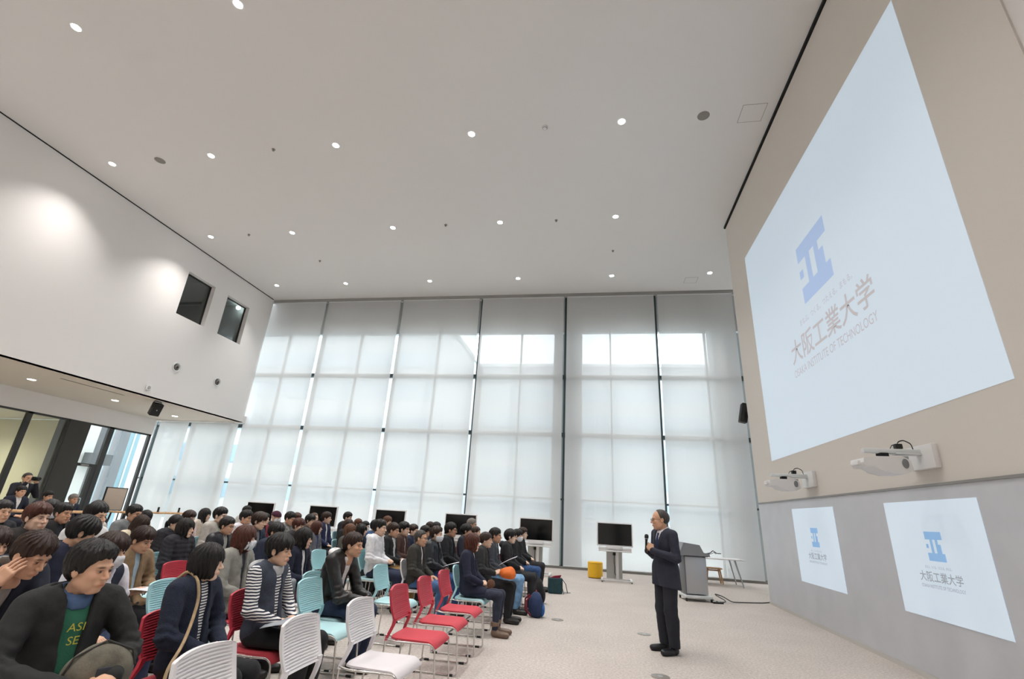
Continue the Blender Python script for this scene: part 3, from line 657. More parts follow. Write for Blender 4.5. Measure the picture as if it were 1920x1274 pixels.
# ------------------------------------------------------------------ stacking chairs
def chair_proto(tag, shell, pad):
    t = thing('stacking_chair', '', 'chair')
    # seat pad, waterfall front
    n, m = 14, 12; v = []; f = []
    def seat_pt(i, j, top):
        u = i/n; w = j/m*2-1; x = -.19+.43*u; y = w*(.205+.02*math.sin(u*PI*.5))
        edge = max(0, abs(w)-.8)/.2; z = .462 - .012*math.sin(u*PI)*(1-w*w) - .012*edge*edge
        if u > .82: z -= ((u-.82)/.18)**2*.045
        if u < .12: z += (1-u/.12)**2*.006
        if not top: z -= .028*(1-.5*edge)
        return (x, y, z)
    for top in (1, 0):
        for i in range(n+1):
            for j in range(m+1): v.append(seat_pt(i, j, top))
    o2 = (n+1)*(m+1)
    for i in range(n):
        for j in range(m):
            a = i*(m+1)+j; f.append((a, a+m+1, a+m+2, a+1)); f.append((o2+a, o2+a+1, o2+a+m+2, o2+a+m+1))
    for i in range(n): a = i*(m+1); f += [(a, o2+a, o2+a+m+1, a+m+1), (a+m, a+2*m+1, o2+a+2*m+1, o2+a+m)]
    for j in range(m): f += [(j, j+1, o2+j+1, o2+j), (n*(m+1)+j, o2+n*(m+1)+j, o2+n*(m+1)+j+1, n*(m+1)+j+1)]
    b = MB(); b.add(v, f); b.build('seat', pad, t, smooth=True, angle=1.2)
    # ribbed back shell
    R = 17; per = 6; n = R*per; m = 16; v = []; f = []
    def back_pt(i, j, fr):
        s = i/n; w = j/m*2-1
        z = .575+.27*s; zz = z+.012*(1-w*w)*(s*2-1)
        hw = .205+.012*math.sin(s*PI)
        cr = max(0, s-.93)/.07; hw2 = hw-.03*cr*cr
        bot = max(0, .07-s)/.07; hw2 -= .01*bot*bot
        y = w*hw2
        x = -.205-.075*s + .028*w*w - .012*math.sin(s*PI)
        rib = .0035*(1 if (i % per) in (1, 2, 3) else -1) if (abs(w) < .86 and .04 < s < .96) else .002
        x += (.008+rib) if fr else -(.008+rib)
        return (x, y, zz)
    for fr in (1, 0):
        for i in range(n+1):
            for j in range(m+1): v.append(back_pt(i, j, fr))
    o2 = (n+1)*(m+1)
    for i in range(n):
        for j in range(m):
            a = i*(m+1)+j; f.append((a, a+1, a+m+2, a+m+1)); f.append((o2+a, o2+a+m+1, o2+a+m+2, o2+a+1))
    for i in range(n): a = i*(m+1); f += [(a, a+m+1, o2+a+m+1, o2+a), (a+m, o2+a+m, o2+a+2*m+1, a+2*m+1)]
    for j in range(m): f += [(j, o2+j, o2+j+1, j+1), (n*(m+1)+j, n*(m+1)+j+1, o2+n*(m+1)+j+1, o2+n*(m+1)+j)]
    b = MB(); b.add(v, f)
    for s in (-1, 1):   # tapered side arms down to the frame
        pts = [(-.180, s*.196, .60), (-.186, s*.203, .55), (-.205, s*.212, .50), (-.225, s*.218, .455), (-.232, s*.220, .425)]
        wv = [.030, .024, .019, .016, .014]
        vv = []; ff = []
        for (x, y, z), h in zip(pts, wv):
            vv += [(x-.012, y-h if s > 0 else y+h, z), (x+.012, y-h if s > 0 else y+h, z), (x+.012, y+s*.010, z), (x-.012, y+s*.010, z)]
        for k in range(len(pts)-1):
            for e in range(4): a = k*4+e; c2 = k*4+(e+1) % 4; ff.append((a, c2, c2+4, a+4))
        ff += [(0, 1, 2, 3), (16, 19, 18, 17)]
        b.add(vv, ff)
    b.build('backrest', shell, t, smooth=True, angle=.6)
    sf_ = {}
    for s in (-1, 1):
        y = s*.222
        sf_[s] = MB().tube([(-.235, y, .44), (-.16, y, .425), (.19, y, .43), (.235, y, .40), (.27, y, .012), (-.26, y, .012), (-.235, y, .43)], .0085, 8, fillet=.035).build('side_frame', M_CHROME, t, smooth=True, angle=1.2)
    MB().tube([(-.15, -.222, .425), (-.15, .222, .425)], .0085).tube([(.17, -.222, .428), (.17, .222, .428)], .0085).tube([(-.255, -.222, .014), (-.255, .222, .014)], .0085).build('crossbar', M_CHROME, t, smooth=True)
    for sx in (-.20, .20):
        for s in (-1, 1): MB().bev(sx-.028, sx+.028, s*.222-.012, s*.222+.012, 0, .022, .005).build('foot_pad', M_BLACK, sf_[s], smooth=True)
    return t
M_RED = mat('red_fabric', '#c6434f', rough=.75, bump=(200, .15)); M_REDP = mat('red_plastic', '#c23a4b', rough=.45)
M_TEAL = mat('pale_teal_fabric', '#b3d9de', rough=.7, bump=(200, .15)); M_TEALP = mat('pale_teal_plastic', '#aedbe2', rough=.45)
M_WHP = mat('white_chair_plastic', '#dfdde0', rough=.42); M_WHS = mat('white_chair_seat', '#dcd7da', rough=.55)
CH = {'r': (M_REDP, M_RED, 'red'), 't': (M_TEALP, M_TEAL, 'pale teal'), 'w': (M_WHP, M_WHS, 'white')}
protos = {}
def chair(k, x, y, label, rz=0., sc_=1., group='ribbed stacking chairs in rows'):
    if k not in protos: protos[k] = chair_proto(k, CH[k][0], CH[k][1]); t = protos[k]
    else: t = copy_tree(protos[k])
    t.location = (x, y, 0); t.rotation_euler.z = rz; t.scale = (sc_,)*3; t['label'] = label; t['group'] = group; return t
CHB = -.255  # backrest offset
for k, x, y, rz, lb in (
    ('w', -1.66, 2.48, .02, 'empty white chair at the bottom edge, nearest the camera'),
    ('w', -1.66, 3.30, .0, 'empty white chair directly in front of the boy in the striped shirt'),
    ('w', -1.63, 4.08, -.03, 'empty white chair next to the three red ones, its whole seat in view'),
    ('r', -1.66, 4.98, .0, 'empty red chair nearest the camera of the three in the front row'),
    ('r', -1.66, 5.72, .0, 'empty red chair, middle of the three in the front row'),
    ('r', -1.66, 6.46, .0, 'empty red chair furthest from the camera of the three in the front row'),
    ('t', -2.55, 6.54, .0, 'empty pale teal chair in the second row, in front of the white hoodie'),
    ('t', -2.57, 4.90, .0, 'empty pale teal chair in the second row, behind the boy in the leather jacket'),
    ('t', -3.50, 4.17, .0, 'large empty pale teal chair behind the woman with the bob'),
    ('r', -4.47, 5.30, .0, 'empty red chair between the dark coated woman and the woman in grey'),
    ('t', -5.37, 5.60, .0, 'empty pale teal chair behind the person in the tan coat'),
    ('t', -4.27, 7.95, .0, 'empty pale teal chair behind the long haired woman in navy')):
    chair(k, x, y, lb, rz)
# ------------------------------------------------------------------ implicit surfaces (all numpy)
def nrm(a): return np.sqrt((a*a).sum(-1))
def smin(a, b, k): h = np.clip(.5+.5*(b-a)/k, 0, 1); return b+(a-b)*h-k*h*(1-h)
def smax(a, b, k): return -smin(-a, -b, k)
def cap(P, a, b, ra, rb=None):
    rb = ra if rb is None else rb; a = np.array(a, 'f'); b = np.array(b, 'f'); pa = P-a; ba = b-a
    h = np.clip((pa@ba)/max(float(ba@ba), 1e-9), 0, 1); return nrm(pa-h[..., None]*ba)-(ra+(rb-ra)*h)
def ell(P, c, r, R=None):
    q = P-np.array(c, 'f'); r = np.array(r, 'f')
    if R is not None: q = q@R
    k0 = nrm(q/r); k1 = nrm(q/(r*r))+1e-9; return k0*(k0-1)/k1
def rbox(P, c, h, r):
    q = np.abs(P-np.array(c, 'f'))-np.array(h, 'f')+r; return nrm(np.maximum(q, 0))+np.minimum(q.max(-1), 0)-r
_dirs = np.random.RandomState(3).normal(size=(9, 3)).astype('f'); _ph = np.random.RandomState(4).uniform(0, 6.28, 9)
def wrinkle(P, f): 
    s = 0
    for i in range(9):
        d = _dirs[i]/np.linalg.norm(_dirs[i]); s = s+np.sin((P@d)*f*(1+.23*i)+_ph[i]+1.3*np.sin(P[..., i % 3]*f*.5))/(1+.35*i)
    return s/3
def surfnet(fn, lo, hi, h):
    ax = [np.arange(l, u+h, h, dtype='f') for l, u in zip(lo, hi)]
    G = np.stack(np.meshgrid(*ax, indexing='ij'), -1); F = fn(G.reshape(-1, 3)).reshape(G.shape[:3]).astype('f')
    S = F < 0; nx, ny, nz = S.shape
    cs = S[:-1, :-1, :-1].astype('i1')
    for d in ((1, 0, 0), (0, 1, 0), (0, 0, 1), (1, 1, 0), (1, 0, 1), (0, 1, 1), (1, 1, 1)):
        cs = cs+S[d[0]:nx-1+d[0], d[1]:ny-1+d[1], d[2]:nz-1+d[2]]
    act = (cs > 0) & (cs < 8); I = np.argwhere(act); n = len(I)
    idx = -np.ones(act.shape, 'i4'); idx[tuple(I.T)] = np.arange(n)
    acc = np.zeros((n, 3), 'f'); cnt = np.zeros(n, 'f')
    cor = [(0, 0, 0), (1, 0, 0), (0, 1, 0), (1, 1, 0), (0, 0, 1), (1, 0, 1), (0, 1, 1), (1, 1, 1)]
    for a, b in ((0, 1), (2, 3), (4, 5), (6, 7), (0, 2), (1, 3), (4, 6), (5, 7), (0, 4), (1, 5), (2, 6), (3, 7)):
        A = np.array(cor[a]); B = np.array(cor[b]); fa = F[tuple((I+A).T)]; fb = F[tuple((I+B).T)]
        m = (fa < 0) != (fb < 0); t = np.where(m, fa/np.where(m, fa-fb, 1), 0)
        acc += np.where(m[:, None], A+(B-A)*t[:, None], 0); cnt += m
    V = (I+acc/np.maximum(cnt, 1)[:, None])*h+np.array(lo, 'f')
    Q = []
    for ax_ in range(3):
        o = np.zeros(3, int); o[ax_] = 1; u = [(1, 2), (2, 0), (0, 1)][ax_]
        A = S[:nx-o[0], :ny-o[1], :nz-o[2]]; B = S[o[0]:, o[1]:, o[2]:]
        E = np.argwhere(A != B); E = E[(E[:, u[0]] > 0) & (E[:, u[1]] > 0) & (E[:, u[0]] < S.shape[u[0]]-1) & (E[:, u[1]] < S.shape[u[1]]-1)]
        du = np.zeros(3, int); du[u[0]] = 1; dv = np.zeros(3, int); dv[u[1]] = 1
        q = np.stack([idx[tuple((E-du-dv).T)], idx[tuple((E-dv).T)], idx[tuple(E.T)], idx[tuple((E-du).T)]], 1)
        fl = ~A[tuple(E.T)]; q[fl] = q[fl][:, ::-1]; Q.append(q)
    return V.astype('f'), np.concatenate(Q).astype('i4')
def np_mesh(name, V, Q, mats, tint=None):
    me = bpy.data.meshes.new(name); me.vertices.add(len(V)); me.vertices.foreach_set('co', V.astype('f').ravel())
    me.loops.add(Q.size); me.loops.foreach_set('vertex_index', Q.ravel().astype('i4'))
    me.polygons.add(len(Q)); me.polygons.foreach_set('loop_start', np.arange(0, Q.size, 4, dtype='i4')); me.polygons.foreach_set('loop_total', np.full(len(Q), 4, 'i4'))
    me.polygons.foreach_set('use_smooth', np.ones(len(Q), bool))
    for m in (mats if isinstance(mats, (list, tuple)) else [mats]): me.materials.append(m)
    me.update(calc_edges=True)
    if tint is not None:
        at = me.color_attributes.new('tint', 'FLOAT_COLOR', 'POINT'); c = np.ones((len(V), 4), 'f'); c[:, :3] = tint; at.data.foreach_set('color', c.ravel())
    return me
def merge(parts):
    V = []; Q = []; T = []; b = 0
    for v, q, t in parts: V.append(v); Q.append(q+b); T.append(t if t is not None else np.ones((len(v), 3), 'f')); b += len(v)
    return np.concatenate(V), np.concatenate(Q), np.concatenate(T)
def rotm(yaw=0, pitch=0, roll=0):
    m = Matrix.Rotation(yaw, 3, 'Z') @ Matrix.Rotation(pitch, 3, 'Y') @ Matrix.Rotation(roll, 3, 'X'); return np.array(m, 'f')

# ------------------------------------------------------------------ head (faces +X, eyes at z = 0, chin -0.115, crown 0.12)
def skull(P):
    d = ell(P, (-.012, 0, .028), (.098, .077, .092))
    d = smin(d, ell(P, (.022, 0, -.042), (.066, .059, .072)), .03)
    return d
def head_sdf(P, fine=True, thin=0.):
    Y = np.abs(P[..., 1:2]); Pm = np.concatenate([P[..., :1], Y, P[..., 2:]], -1)
    d = skull(P)
    d = smin(d, cap(Pm, (-.005, .048, -.062), (.055, .014, -.098), .021-thin, .017), .022)
    d = smin(d, ell(P, (.066, 0, -.098), (.020, .020, .016)), .018)
    d = smin(d, ell(Pm, (.056, .040, -.026), (.024, .022, .020)), .018)
    d = smin(d, ell(Pm, (.040, .040, -.062), (.030, .022, .034)), .02)
    d = smin(d, cap(Pm, (.074, .040, .022), (.084, .008, .020), .010), .012)
    d = smax(d, -ell(Pm, (.100, .032, .001), (.020, .019, .011)), .012)
    d = smin(d, ell(Pm, (.074, .031, .0), (.0125, .0145, .0105)), .004)
    d = smin(d, cap(P, (.084, 0, .008), (.107, 0, -.030), .0065, .0105), .011)
    d = smin(d, ell(Pm, (.096, .011, -.034), (.011, .0085, .008)), .006)
    d = smin(d, ell(P, (.080, 0, -.064), (.017, .028, .014)), .012)
    d = smin(d, ell(P, (.091, 0, -.0615), (.0075, .021, .0048)), .005)
    d = smin(d, ell(P, (.089, 0, -.0715), (.0075, .018, .0055)), .005)
    if fine: d = smax(d, -ell(P, (.098, 0, -.0665), (.011, .021, .0014)), .002)
    R = rotm(0, -.15)
    e = ell(Pm, (-.008, .080, -.006), (.019, .0095, .031), R); e = smax(e, -ell(Pm, (-.004, .091, -.002), (.010, .007, .019), R), .004)
    d = smin(d, e, .006)
    return smin(d, cap(P, (-.022, 0, -.05), (-.045, 0, -.165), .047, .053), .022)
def head_tint(V, brow=1.):
    x, y, z = V[:, 0], np.abs(V[:, 1]), V[:, 2]; t = np.ones((len(V), 3), 'f')
    def m(cx, cy, cz, rx, ry, rz): return np.clip(1.6-1.6*np.sqrt(((x-cx)/rx)**2+((y-cy)/ry)**2+((z-cz)/rz)**2)+.4, 0, 1)[:, None]
    def mixc(k, c): return t*(1-k)+np.array(c, 'f')*k
    t = mixc(m(.075, .058, -.03, .03, .03, .025)*.2, (1.04, .88, .85)); t = mixc(m(.108, 0, -.03, .02, .02, .02)*.3, (1.04, .86, .82))
    t = mixc(m(.088, 0, -.0665, .02, .024, .012)*.75, (.86, .55, .52))
    t = mixc(m(.083, .030, .0215+0*.0, .02, .021, .0058)*.85*brow, (.10, .085, .08))
    t = mixc(m(.085, .031, .0, .02, .0155, .0058), (.62, .55, .55)); t = mixc(m(.086, .030, .0, .02, .0075, .0062), (.03, .025, .025)); t = mixc(m(.084, .031, .0062, .02, .018, .0022), (.12, .09, .09))
    return t.astype('f')
_hc = {}
def head_mesh(lod, thin=0., brow=1.):
    k = (lod, thin, brow)
    if k not in _hc:
        V, Q = surfnet(lambda P: head_sdf(P, lod == 0, thin), (-.13, -.105, -.20), (.13, .105, .14), (.0034, .0052, .0085)[lod]); _hc[k] = (V, Q, head_tint(V, brow))
    return _hc[k]

# ------------------------------------------------------------------ hair styles in head space
def hair_sdf(style):
    def f(P):
        x, y, z = P[..., 0], P[..., 1], P[..., 2]; ay = np.abs(y); s = skull(P); th = np.arctan2(y, x+.01)
        strand = .0030*np.sin(th*17+2.2*np.sin(z*30)+1.3*np.sin(x*40))+.0018*np.sin(th*41+z*35+3*np.sin(x*22))
        Pm = np.stack([x, ay, z], -1)
        face = ell(Pm, (.085, 0, -.035), (.060, .056, .076))
        if style in ('short', 'shaggy', 'spiky', 'slick', 'side'):
            line = np.interp(x, [-.12, -.05, -.025, .0, .025, .045, .075, .12], {'short': [-.085, -.062, -.03, -.012, -.005, .022, .047, .05], 'shaggy': [-.095, -.08, -.04, -.022, -.022, .005, .028, .026],
                'spiky': [-.085, -.06, -.03, -.01, .0, .03, .055, .06], 'slick': [-.095, -.085, -.035, -.018, -.012, .03, .062, .066], 'side': [-.088, -.07, -.032, -.015, -.01, .015, .042, .04]}[style])
            jag = {'short': .006, 'shaggy': .010, 'spiky': .006, 'slick': .003, 'side': .005}[style]
            line = line+jag*np.sin(y*190+x*60)+.5*jag*np.sin(y*410)
            t = {'short': .013, 'shaggy': .021, 'spiky': .016, 'slick': .021, 'side': .018}[style]+.010*np.clip(z/.1, 0, 1)
            if style == 'spiky': t = t+.006*np.maximum(0, np.sin(x*95)*np.sin(y*95+1))
            if style == 'slick': t = t+.010*np.exp(-((y+.02)/.03)**2)*np.clip(z/.08, 0, 1)-.006*np.exp(-((y-.035)/.006)**2)
            if style == 'side': t = t+.008*np.clip(-y/.06+.3, 0, 1)*np.clip(x/.06, 0, 1)
            tp = {'short': .35, 'shaggy': .6, 'spiky': .25, 'slick': .15, 'side': .4}[style]; ed = np.clip((z-line)/.05, 0, 1)**.6; t = t*(tp+(1-tp)*ed)
            d = s-t-strand*1.2*(.3+.7*ed); d = smax(d, (line-z)*.8, .004)
            return smax(d, -ell(Pm, (-.004, .092, -.010), (.020, .018, .030)), .004) if style != 'slick' else d
        if style in ('thin', 'receding'):
            k = style == 'receding'; line = np.interp(x, [-.12, -.05, -.025, .0, .02, .040, .12], [-.08, -.055, -.025, -.005, .050, .135, .14] if k else [-.08, -.055, -.025, -.01, .005, .06, .085])
            t = (.004 if k else .006)+.004*np.clip((z-line)/.05, 0, 1); return smax(s-t-strand*.35, (line-z)*.8, .004)
        if style == 'beanie':
            return smax(s-.022-.0015*np.sin(th*60), (.018-.2*x*0-z)*.8+np.clip(-x, 0, 1)*.25, .006)
        if style == 'pony':
            line = np.interp(x, [-.12, -.05, -.02, .02, .05, .075, .12], [-.06, -.05, -.02, -.004, .012, .040, .045]); d = smax(s-.014-strand*.6, (line-z)*.8, .006)
            d = smin(d, ell(P, (-.118, 0, .0), (.030, .028, .028)), .012)
            return smin(d, cap(P+strand[..., None], (-.135, 0, -.01), (-.125, 0, -.19), .030, .014), .015)
        # bob / long / medium
        zb = {'bob': -.105, 'long': -.36, 'medium': -.20, 'veryshortbob': -.07}[style]
        vol = ell(P, (-.022, 0, -.012), (.108, .103, .132))
        d = smin(s-.020, vol, .02)
        if style in ('long', 'medium'):
            e = -.36 if style == 'long' else -.22
            d = smin(d, cap(Pm, (-.045, .050, -.08), (-.060, .070, e+.03), .048, .030), .03); d = smin(d, cap(P, (-.07, 0, -.08), (-.10, 0, e+.03), .05, .035), .03)
            d = smin(d, cap(Pm, (.005, .088, -.06), (.02, .085, e+.08), .020, .012), .015)
        d = d-strand*1.3
        fr = ell(Pm, (.098, 0, -.05), (.072, .060, .085)); fr2 = np.where(z > .020+.006*np.sin(y*150), .02, fr)
        d = smax(d, -fr2, .006)
        return smax(d, zb-z+.004*np.sin(th*30), .006)
    return f
_hm = {}
def hair_mesh(style, m, lod):
    k = (style, m.name, lod)
    if k not in _hm:
        g = (style, lod)
        if g not in _hm:
            zl = {'long': -.39, 'medium': -.25, 'pony': -.24}.get(style, -.14)
            _hm[g] = surfnet(hair_sdf(style), (-.19, -.15, zl), (.14, .15, .175), (.0042, .0062, .0095)[lod])
        V, Q = _hm[g]; _hm[k] = np_mesh('hair', V, Q, m)
    return _hm[k]

# ------------------------------------------------------------------ hand: wrist at origin, fingers +X, back of hand +Z, thumb towards +Y
_hand = {}
def hand_mesh(curl, lod, spread=0.):
    k = (round(curl, 2), lod, spread)
    if k in _hand: return _hand[k]
    segs = []
    for (y, L, r, k2) in ((.029, .070, .0085, 0), (.010, .078, .0088, .04), (-.010, .073, .0084, .1), (-.028, .058, .0074, .2)):
        p = np.array((.082, y, .0)); a = curl*.75+k2*curl*.5; sp = spread*y*6; pts = [p]
        for f_, c in ((.45, a), (.30, a+curl*1.1), (.25, a+curl*1.8)):
            p = p+L*f_*np.array((math.cos(c)*math.cos(sp), math.sin(sp)*math.cos(c), -math.sin(c))); pts.append(p)
        for i in range(3): segs.append((pts[i], pts[i+1], r*(1-.08*i), r*(1-.08*(i+1))))
    th = [np.array(q) for q in ((.018, .026, -.004), (.045, .052, -.012-.01*curl), (.068, .058-.012*curl, -.020-.014*curl), (.086, .056-.022*curl, -.024-.02*curl))]
    def f(P):
        d = rbox(P, (.045, 0, 0), (.043, .039, .0135), .0125)
        d = smin(d, ell(P, (.030, .022, -.008), (.030, .018, .014)), .010)
        d = smin(d, cap(P, (-.038, 0, 0), (.01, 0, 0), .0245, .024), .02)
        for a, b, r0, r1 in segs: d = smin(d, cap(P, a, b, r0, r1), .0035)
        for i in range(3): d = smin(d, cap(P, th[i], th[i+1], (.0125, .0105, .0095)[i], (.0105, .0095, .008)[i]), .006)
        return d
    V, Q = surfnet(f, (-.09, -.055, -.115), (.18, .085, .03), (.0034, .0052, .008)[lod])
    t = np.ones((len(V), 3), 'f'); tip = np.clip((V[:, 0]-.12)/.03, 0, 1)[:, None]; t = t*(1-tip*.12*np.array((0, 1, 1)))
    _hand[k] = (V, Q, t.astype('f')); return _hand[k]
def frame(fw, up):
    f = np.array(fw, 'f'); f /= np.linalg.norm(f); u = np.array(up, 'f'); u = u-f*(u@f); u /= np.linalg.norm(u); y = np.cross(u, f); return np.stack([f, y, u], 1)
def place_hand(w, fw, up, curl, lod, left, spread=0.):
    V, Q, t = hand_mesh(curl, lod, spread); V = V.copy()
    # unmirrored mesh has its thumb at +Y = left of the finger direction with the back up: a right hand
    if left: V[:, 1] *= -1; Q = Q[:, ::-1]
    return V@frame(fw, up).T+np.array(w, 'f'), Q, t

# ------------------------------------------------------------------ poses (person faces +X, +Y is the person's left)
def mir(p): return (p[0], -p[1], p[2])
def lean_pt(p, a, o=(-.08, 0, .55)):
    x, z = p[0]-o[0], p[2]-o[2]; return (o[0]+x*math.cos(a)+z*math.sin(a), p[1], o[2]-x*math.sin(a)+z*math.cos(a))
def pose(name):
    J = dict(sit=True, lean=0., neck=(-.135, 0, 1.04), head=(-.10, 0, 1.172), sh=(-.15, .178, 1.005), chest=(-.155, 0, .895), belly=(-.13, 0, .70), pelvis=(-.11, 0, .56),
             hip=(-.09, .09, .53), knee=(.36, .10, .505), ank=(.33, .105, .095), toe=(.47, .125, .035))
    H = {}
    if name == 'lap': e, w_, fw, up, cu = (-.10, .235, .735), (.105, .130, .625), (.92, -.30, -.22), (.1, .1, 1), .45
    elif name == 'clasp': e, w_, fw, up, cu = (-.08, .245, .735), (.10, .085, .650), (.62, -.75, -.10), (.3, .35, .9), .75
    elif name == 'hold': e, w_, fw, up, cu = (-.02, .275, .76), (.235, .095, .70), (.62, -.75, -.05), (.3, .35, .9), .6
    elif name == 'read': e, w_, fw, up, cu = (-.10, .24, .745), (.11, .125, .70), (.86, -.28, .30), (-.35, .75, .5), .8
    elif name == 'chat': e, w_, fw, up, cu = (-.11, .24, .74), (.115, .06, .69), (.55, -.8, .25), (.2, .4, .9), .6
    elif name == 'lean':
        J.update(lean=.30, head=(-.08, 0, 1.17)); e, w_, fw, up, cu = (.14, .20, .66), (.33, .075, .63), (.65, -.70, -.25), (.3, .3, .9), .7
    elif name == 'face':
        J.update(lean=.34, head=(-.075, 0, 1.165)); e, w_, fw, up, cu = (.14, .21, .73), (.27, .06, .70), (.3, -.95, .0), (.1, .1, 1), .5
    elif name == 'stand' or name == 'camera':
        J.update(sit=False, neck=(0, 0, 1.46), head=(.03, 0, 1.595), sh=(-.01, .185, 1.42), chest=(0, 0, 1.29), belly=(.0, 0, 1.08), pelvis=(0, 0, .94), hip=(0, .09, .92), knee=(.02, .095, .50), ank=(-.01, .10, .095), toe=(.15, .13, .035))
        if name == 'stand': e, w_, fw, up, cu = (-.0, .25, 1.13), (.22, .055, 1.215), (.45, -.55, .70), (.6, .75, .2), 1.25
        else: e, w_, fw, up, cu = (.10, .27, 1.22), (.20, .10, 1.50), (.35, -.45, .75), (-.8, .3, .3), .9
    a = J['lean']
    if a:
        for k in ('neck', 'head', 'sh', 'chest', 'belly'): J[k] = lean_pt(J[k], a)
    J['el'] = e; J['wr'] = w_
    L = dict(el=e, wr=w_, fw=fw, up=up, cu=cu); R = dict(el=mir(e), wr=mir(w_), fw=mir(fw), up=mir(up), cu=cu)
    if name == 'face':  # right hand held against the cheek and eyes
        hd = J['head']; R = dict(el=(.10, -.22, .80), wr=(hd[0]+.045, -.135, hd[2]-.155), fw=(.42, .32, .85), up=(.35, -.93, .1), cu=.32)
    if name == 'stand': R = dict(el=(-.0, -.25, 1.13), wr=(.215, -.07, 1.20), fw=(.55, .60, .58), up=(.55, -.8, .1), cu=1.2)
    J['arms'] = (L, R); return J
_pc = {}
def getpose(n):
    if n not in _pc: _pc[n] = pose(n)
    return _pc[n]
def legs_sdf(P, J, e, both=True):
    Pm = np.stack([P[..., 0], np.abs(P[..., 1]), P[..., 2]], -1)
    d = cap(Pm, J['hip'], J['knee'], .078+e, .056+e); d2 = cap(Pm, J['knee'], J['ank'], .056+e, .038+e*1.2)
    d2 = smin(d2, cap(Pm, np.array(J['knee'])*.7+np.array(J['ank'])*.3+np.array((-.02, 0, 0)), np.array(J['knee'])*.4+np.array(J['ank'])*.6, .05+e, .04+e), .03)
    return smin(d, d2, .03)
def torso_sdf(P, J, e, w=1.):
    c = np.array(J['chest']); b = np.array(J['belly']); p = np.array(J['pelvis']); R = rotm(0, J['lean'])
    d = ell(P, c, (.108+e, (.160+e)*w, .175+e), R); d = smin(d, ell(P, b, (.102+e, (.142+e)*w, .16+e), R), .06)
    d = smin(d, ell(P, p, (.118+e, (.158+e), .105+e)), .06)
    s = np.array(J['sh']); d = smin(d, cap(P, s*(1, .72, 1), s*(1, -.72, 1), .058+e), .05)
    return d
def arms_sdf(P, J, e):
    d = None
    for s, A in ((1, J['arms'][0]), (-1, J['arms'][1])):
        sh = np.array(J['sh'])*(1, s, 1); q = smin(cap(P, sh, A['el'], .052+e, .042+e), cap(P, A['el'], np.array(A['wr'])-.015*np.array(A['fw']), .042+e, .027+e*1.0), .02)
        d = q if d is None else smin(d, q, .015)
    return d
def chairclip(P, J, d, e=0.):
    if not J['sit']: return d
    x, z = P[..., 0], P[..., 2]
    d = smax(d, -np.maximum(z-.474-e, x-.19), .008)
    if not J['lean']: d = smax(d, -np.maximum(x-(-.258-.277*(z-.575))-e, z-.89), .012)
    return d
CHL = set()
_body = {}
def base_body(pn):
    if pn not in _body:
        J = getpose(pn)
        def f(P):
            d = smin(torso_sdf(P, J, -.012), arms_sdf(P, J, -.010), .02); d = smin(d, legs_sdf(P, J, -.012), .03)
            d = chairclip(P, J, d, .006); n = np.array(J['neck']); return smin(d, cap(P, n-(0, 0, .06), n+(.0, 0, .03), .055, .046), .03)
        top = J['head'][2]-.08
        V, Q = surfnet(f, (-.35, -.36, .07), (.55, .36, top), .020); _body[pn] = (V, Q, None)
    return _body[pn]
_cl = {}
